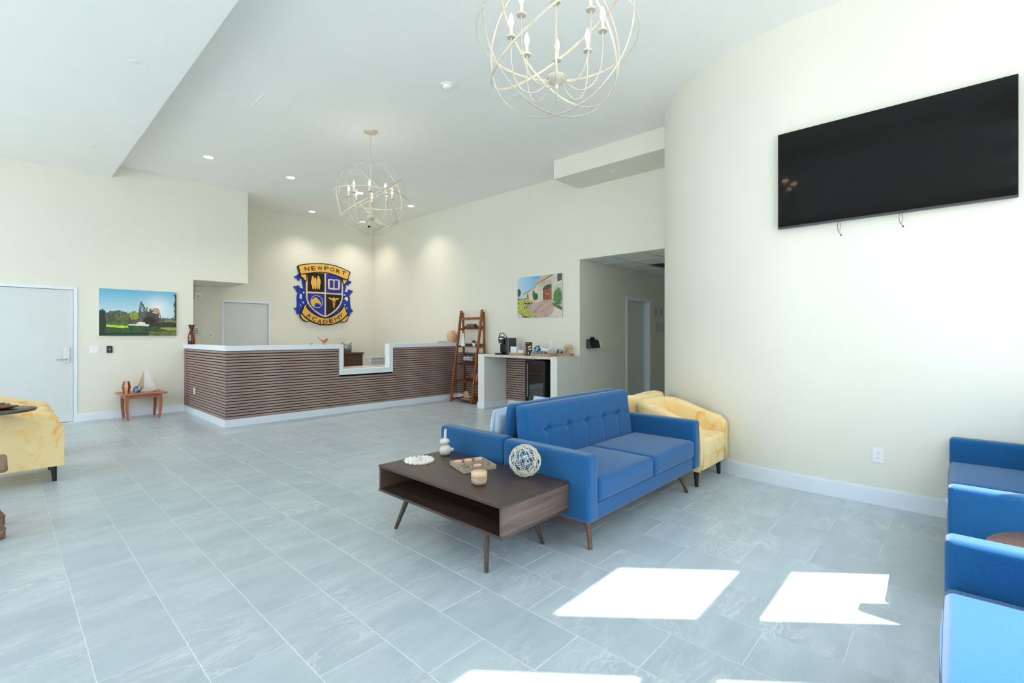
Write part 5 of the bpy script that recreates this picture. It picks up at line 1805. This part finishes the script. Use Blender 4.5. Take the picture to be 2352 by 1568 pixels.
# items on the shelf (y: + is left in view)
wb_ = thing('wicker_bundle', 'dark woven basket like a log on the top ladder shelf', 'basket', L3(.10, .0, SH[4]))
DW = simple('dark_wicker', S(104, 88, 78), rough=.8, noise=.35, nscale=60, bump=.8, bscale=120)
bm = B()
for k in range(22):
    y = -.13 + k * .0124
    lathe(bm, [(.036, -.005), (.042, 0), (.036, .005)], c=(0, 0, 0), n=18)
    for v in bm.verts[-54:] if False else []: pass
bm.free(); bm = B()
for k in range(21):
    y = -.125 + k * .0125
    bm2_pts = [(.0 + .042 * math.cos(t), y, .046 + .044 * math.sin(t)) for t in [2 * math.pi * i / 18 for i in range(18)]]
    tube(bm, bm2_pts, .0075, 6, closed=True)
obj('body', bm, DW, wb_, smooth=True)
bm = B()
for s in (-1, 1):
    tube(bm, [(0, s * .125, .05), (0, s * .155, .065), (.0, s * .17, .05), (0, s * .15, .035), (0, s * .125, .03)], .006, 6)
obj('handle', bm, DW, wb_, smooth=True)
fg = thing('white_figure', 'slender white cone shaped figure on the second ladder shelf', 'figurine', L3(-.02, .12, SH[3]))
bm = B(); lathe(bm, [(0, 0), (.045, 0), (.042, .02), (.026, .12), (.016, .20), (.012, .225), (0, .23)], n=24); obj('robe', bm, CER, fg, smooth=True)
bm = B(); blob(bm, (0, 0, .245), .022, .022, .020); frustum(bm, (0, 0, .26), (0, -.01, .30), .006, .004, 8); obj('head', bm, CER, fg, smooth=True)
pp = thing('potted_plant', 'small green plant in a white pot on the second ladder shelf', 'plant', L3(-.0, -.185, SH[3]))
bm = B(); lathe(bm, [(0, 0), (.026, 0), (.036, .07), (.034, .072), (.028, .06), (0, .06)], n=24); obj('pot', bm, CER, pp, smooth=True)
bm = B(); r_ = random.Random(7)
for k in range(46):
    a = r_.uniform(0, 6.28); e = r_.uniform(.1, 1.2); l_ = r_.uniform(.05, .09)
    d = Vector((math.cos(a) * math.cos(e), math.sin(a) * math.cos(e), math.sin(e)))
    s0 = Vector((0, 0, .062)); p = s0 + d * l_; u = d.cross(Vector((0, 0, 1))).normalized() * .014
    q = s0 + d * l_ * .35
    vs = [bm.verts.new(v) for v in (q, (q + p) / 2 + u + Vector((0, 0, .003)), p, (q + p) / 2 - u - Vector((0, 0, .001)))]
    bm.faces.new(vs)
    tube(bm, [s0, q], .0012, 4)
fo = obj('foliage', bm, simple('leaf_green', S(62, 118, 62), rough=.5, noise=.25, nscale=30), pp); fo['kind'] = 'stuff'
rk = thing('wire_rack', 'black wire rack holding three glass globes on the middle ladder shelf', 'rack', L3(-.02, -.03, SH[2]))
bm = B()
hx, hy, hz = .06, .145, .20
for z in (.004, .06, .12, hz):
    tube(bm, [(-hx, -hy, z), (hx, -hy, z), (hx, hy, z), (-hx, hy, z)], .003, 6, closed=True)
for k in range(13):
    y = -hy + 2 * hy * k / 12
    tube(bm, [(-hx, y, .004), (-hx, y, .06)], .0016, 5)
for sx in (-1, 1):
    for sy in (-1, 1):
        tube(bm, [(sx * hx, sy * hy, .004), (sx * hx, sy * hy, hz)], .003, 6)
for k in range(3):
    y = -.09 + .09 * k
    tube(bm, [(-hx, y, hz), (-hx, y, hz + .02)], .0025, 5); blob(bm, (-hx, y, hz + .025), .005, .005, .006, 8, 5)
for k in range(7):
    tube(bm, [(hx, -hy + 2 * hy * k / 6, .004), (hx, -hy + 2 * hy * k / 6, hz)], .0016, 5)
obj('wires', bm, simple('black_wire', S(26, 26, 28), rough=.5), rk, smooth=True)
GLB = simple('pearly_glass', S(190, 196, 214), rough=.12, noise=.18, nscale=25)
for k, l in enumerate(('glass globe at the right in the wire rack', 'glass globe in the middle of the wire rack', 'glass globe at the left in the wire rack')):
    bm = B(); blob(bm, (0, 0, .044), .043, .043, .043, 22, 12); lathe(bm, [(.018, .083), (.018, .09), (0, .092)], n=16)
    tag(obj('glass_globe', bm, GLB, smooth=True, loc=L3(-.022, -.03 - .092 + .092 * k, SH[2] + .064)), l, 'jar', 'glass globes in the wire rack')
    bm = B()
wh = thing('spoked_ornament', 'black spoked wheel ornament on the fourth ladder shelf', 'ornament', L3(.03, .06, SH[1]))
bm = B(); ring(bm, (0, 0, .096), (1, 0, 0), .088, .006, seg=40, n=8); ring(bm, (0, 0, .096), (1, .0, 0), .03, .004, seg=24, n=6)
obj('rim', bm, BLACK, wh, smooth=True)
for k in range(6):
    a = math.pi * k / 3
    bm = B(); frustum(bm, (0, .03 * math.cos(a), .096 + .03 * math.sin(a)), (0, .086 * math.cos(a), .096 + .086 * math.sin(a)), .003, .003, 6); obj('spoke', bm, BLACK, wh, smooth=True)
bm = B(); blob(bm, (0, 0, .096), .012, .014, .014); obj('hub', bm, STEEL, wh, smooth=True)
part_box('foot', BLACK, wh, -.02, .02, -.04, .04, 0, .006)
bm = B(); lathe(bm, [(0, 0), (.024, 0), (.052, .05), (.060, .11), (.056, .17), (.03, .185), (0, .186)], n=22, sx=.5)
tag(obj('shell_ornament', bm, simple('pale_tan', S(206, 176, 150), rough=.6, noise=.08), smooth=True, loc=L3(.0, -.235, SH[1])), 'pale tan oval ornament half hidden by the ladder leg', 'ornament')
tt = thing('wooden_turtle', 'tan wooden turtle figure on the lowest ladder shelf', 'figurine', L3(-.06, -.02, SH[0]))
TAN = simple('tan_wood', S(182, 146, 122), rough=.6, noise=.1, nscale=30)
part_box('base', TAN, tt, -.04, .04, -.13, .13, 0, .016, bev=.003)
bm = B(); blob(bm, (0, .0, .09), .035, .095, .085)
for v in bm.verts: v.co.z = max(v.co.z, .03)
obj('shell', bm, TAN, tt, smooth=True)
bm = B(); blob(bm, (0, -.11, .062), .018, .032, .020); obj('head', bm, TAN, tt, smooth=True)
for y in (-.06, .06):
    bm = B(); frustum(bm, (0, y, .016), (0, y, .045), .015, .018, 12); obj('leg', bm, TAN, tt, smooth=True)

# ================================================================ SMALL SIDE TABLE ON THE LEFT
sd2 = thing('side_table', 'small reddish wooden side table against the left wall', 'table', (1.63, 9.96, 0))
bm = B(); box(bm, -.31, .31, -.275, .275, .405, .43, bev=.01, seg=3); obj('tabletop', bm, CHERRY, sd2, smooth=True, wn=True)
part_box('apron', CHERRY, sd2, -.23, .23, -.205, -.185, .345, .405); part_box('apron', CHERRY, sd2, -.23, .23, .185, .205, .345, .405)
part_box('apron', CHERRY, sd2, -.235, -.215, -.2, .2, .345, .405); part_box('apron', CHERRY, sd2, .215, .235, -.2, .2, .345, .405)
for sx in (-1, 1):
    for sy in (-1, 1):
        bm = B()
        cs = [(.215, .205, .022, .405), (.222, .205, .024, .30), (.222, .203, .021, .18), (.212, .2, .017, .06), (.208, .198, .015, 0)]
        prev = None
        for (cx_, cy_, hw_, z) in cs:
            cx_, cy_ = cx_ * sx, cy_ * sy
            ring_ = [bm.verts.new(p) for p in ((cx_ - hw_, cy_ - hw_, z), (cx_ + hw_, cy_ - hw_, z), (cx_ + hw_, cy_ + hw_, z), (cx_ - hw_, cy_ + hw_, z))]
            if prev:
                for i in range(4): bm.faces.new((prev[i], prev[(i + 1) % 4], ring_[(i + 1) % 4], ring_[i]))
            else:
                bm.faces.new(ring_)
            prev = ring_
        bm.faces.new(prev[::-1])
        bmesh.ops.recalc_face_normals(bm, faces=bm.faces[:])
        obj('leg', bm, CHERRYZ, sd2)
SZ = .431
hv = thing('striped_vase', 'faceted wooden vase with light and dark stripes on the side table', 'vase', (1.42, 9.88, SZ))
W1 = simple('dark_stripe_wood', S(136, 70, 44), rough=.4, noise=.08); W2 = simple('light_stripe_wood', S(214, 172, 132), rough=.4, noise=.06)
for k in range(8):
    bm = B()
    a0, a1 = 2 * math.pi * k / 8 + .2, 2 * math.pi * (k + 1) / 8 + .2
    zs = [(.040, 0), (.062, .105), (.044, .195)]
    vo = [[bm.verts.new((r * math.cos(a), r * math.sin(a), z)) for a in (a0, a1)] for r, z in zs]
    vi = [[bm.verts.new(((r - .008) * math.cos(a), (r - .008) * math.sin(a), z)) for a in (a0, a1)] for r, z in zs]
    for i in range(2):
        bm.faces.new((vo[i][0], vo[i][1], vo[i + 1][1], vo[i + 1][0])); bm.faces.new((vi[i][1], vi[i][0], vi[i + 1][0], vi[i + 1][1]))
    bm.faces.new((vo[2][0], vo[2][1], vi[2][1], vi[2][0])); bm.faces.new((vo[0][1], vo[0][0], vi[0][0], vi[0][1]))
    bmesh.ops.recalc_face_normals(bm, faces=bm.faces[:])
    obj('stave', bm, W1 if k % 2 == 0 else W2, hv)
gfloat((1.555, 9.83, SZ + .059), .055, 'blue glass float in a dark net on the small side table', 6)
bo = thing('model_sailboat', 'white wooden model sailboat with one tan sail on the side table', 'model boat', (1.70, 9.97, SZ))
SAILW = simple('white_wood', S(226, 228, 226), rough=.6, noise=.03); SAILT = simple('tan_sail', S(196, 172, 146), rough=.7, noise=.05)
bm = B()
hexa(bm, [(-.085, -.018, 0), (.085, -.018, 0), (.085, .018, 0), (-.085, .018, 0)], [(-.10, -.028, .04), (.135, -.006, .048), (.135, .006, .048), (-.10, .028, .04)], bev=.003)
obj('hull', bm, SAILW, bo, smooth=True, wn=True)
bm = B(); frustum(bm, (-.03, 0, .03), (-.03, 0, .385), .006, .005, 10); obj('mast', bm, SAILW, bo, smooth=True)
bm = B(); prism(bm, [(-.022, .062), (.125, .066), (.004, .375), (-.022, .375)], -.004, .004); obj('main_sail', bm, SAILW, bo)
bm = B(); prism(bm, [(-.038, .05), (-.125, .085), (-.038, .345)], -.004, .004); obj('fore_sail', bm, SAILT, bo)
bm = B(); r_ = random.Random(3)
for k in range(9):
    blob(bm, (-.05 + k * .0125, r_.uniform(-.012, .012), .009), .011, .010, .009, 10, 6)
tag(obj('shell_string', bm, simple('shell_brown', S(176, 130, 104), rough=.5, noise=.2, nscale=50), smooth=True, loc=(1.80, 9.83, SZ)), 'string of small brown shells on the right of the side table', 'ornament')

# ================================================================ TABLES AT THE FRAME EDGES
DKT = wood('dark_table_top', S(70, 52, 46), S(96, 74, 64), rough=.35, axis=0, scale=4)
MIDW = wood('mid_brown_wood', S(112, 82, 64), S(142, 108, 86), rough=.4, axis=2, scale=5)
def round_table(label, loc, r, h, m, n=3):
    t = thing('round_side_table', label, 'table', loc)
    bm = B(); lathe(bm, [(0, h - .022), (r - .01, h - .022), (r, h - .015), (r, h - .004), (r - .004, h), (0, h)], n=48); obj('tabletop', bm, m, t, smooth=True)
    for k in range(n):
        a = 2 * math.pi * k / n + .5
        bm = B(); frustum(bm, (r * .45 * math.cos(a), r * .45 * math.sin(a), h - .022), (r * .75 * math.cos(a), r * .75 * math.sin(a), 0), .018, .012, 14); obj('leg', bm, m, t, smooth=True)
    return t
round_table('small dark round table behind the blue sofa arm beside a yellow chair', (4.48, 2.68, 0), .185, .56, DKT)
round_table('round brown side table between the two sofas at the right edge', (2.86, -.40, 0), .30, .50, MIDW)
tb = thing('round_side_table', 'dark round table top cut by the left edge in front of the yellow chairs', 'table', (-.026, 5.90, 0))
bm = B(); lathe(bm, [(0, .728), (.25, .728), (.26, .735), (.26, .746), (.256, .75), (0, .75)], n=48); obj('tabletop', bm, DKT, tb, smooth=True)
bm = B(); frustum(bm, (-.15, 0, .03), (-.15, 0, .728), .02, .02, 16); obj('post', bm, DKT, tb, smooth=True)
bm = B(); box(bm, -.36, -.06, -.16, .16, 0, .03, bev=.008, seg=3); obj('base', bm, DKT, tb, smooth=True, wn=True)
dt = thing('serving_tray', 'dark carved wooden dish on the round table at the left edge', 'tray', (-.06, 5.90, .751))
bm = B(); lathe(bm, [(0, 0), (.12, 0), (.17, .012), (.185, .022), (.178, .024), (.12, .010), (0, .008)], n=36, sx=1.0, sy=.7); obj('dish', bm, simple('charred_wood', S(62, 54, 50), rough=.5, noise=.2, nscale=40), dt, smooth=True)
bk = thing('wooden_box', 'low brown wooden box with a dark inlay lid on the dark dish', 'box', (-.09, 5.90, .7612))
part_box('body', LADDER, bk, -.15, .16, -.05, .05, 0, .035, bev=.003)
part_box('lid', simple('slate_inlay', S(66, 72, 76), rough=.3, noise=.1), bk, -.13, .13, -.042, .042, .035, .045, bev=.002)
et = thing('end_table', 'brown wooden end table with a curved leg cut by the left edge', 'table', (-.30, 4.93, 0))
bm = B(); box(bm, -.33, .345, -.28, .22, .455, .50, bev=.02, seg=4); obj('tabletop', bm, MIDW, et, smooth=True, wn=True)
for y in (-.20, .14):
    for sx in (-1, 1):
        bm = B()
        pts = [(.255, .455), (.275, .38), (.285, .28), (.282, .18), (.292, .10), (.318, .06)]
        prism(bm, [(sx * (x - w_), z) for (x, z), w_ in zip(pts, (.035, .028, .024, .024, .03, .04))] + [(sx * (x + w_), z) for (x, z), w_ in list(zip(pts, (.035, .022, .02, .02, .02, .02)))[::-1]], y - .022, y + .022)
        obj('leg', bm, MIDW, et)
    bm = B(); box(bm, -.335, .335, y - .04, y + .04, 0, .065, bev=.018, seg=4); obj('runner', bm, MIDW, et, smooth=True, wn=True)
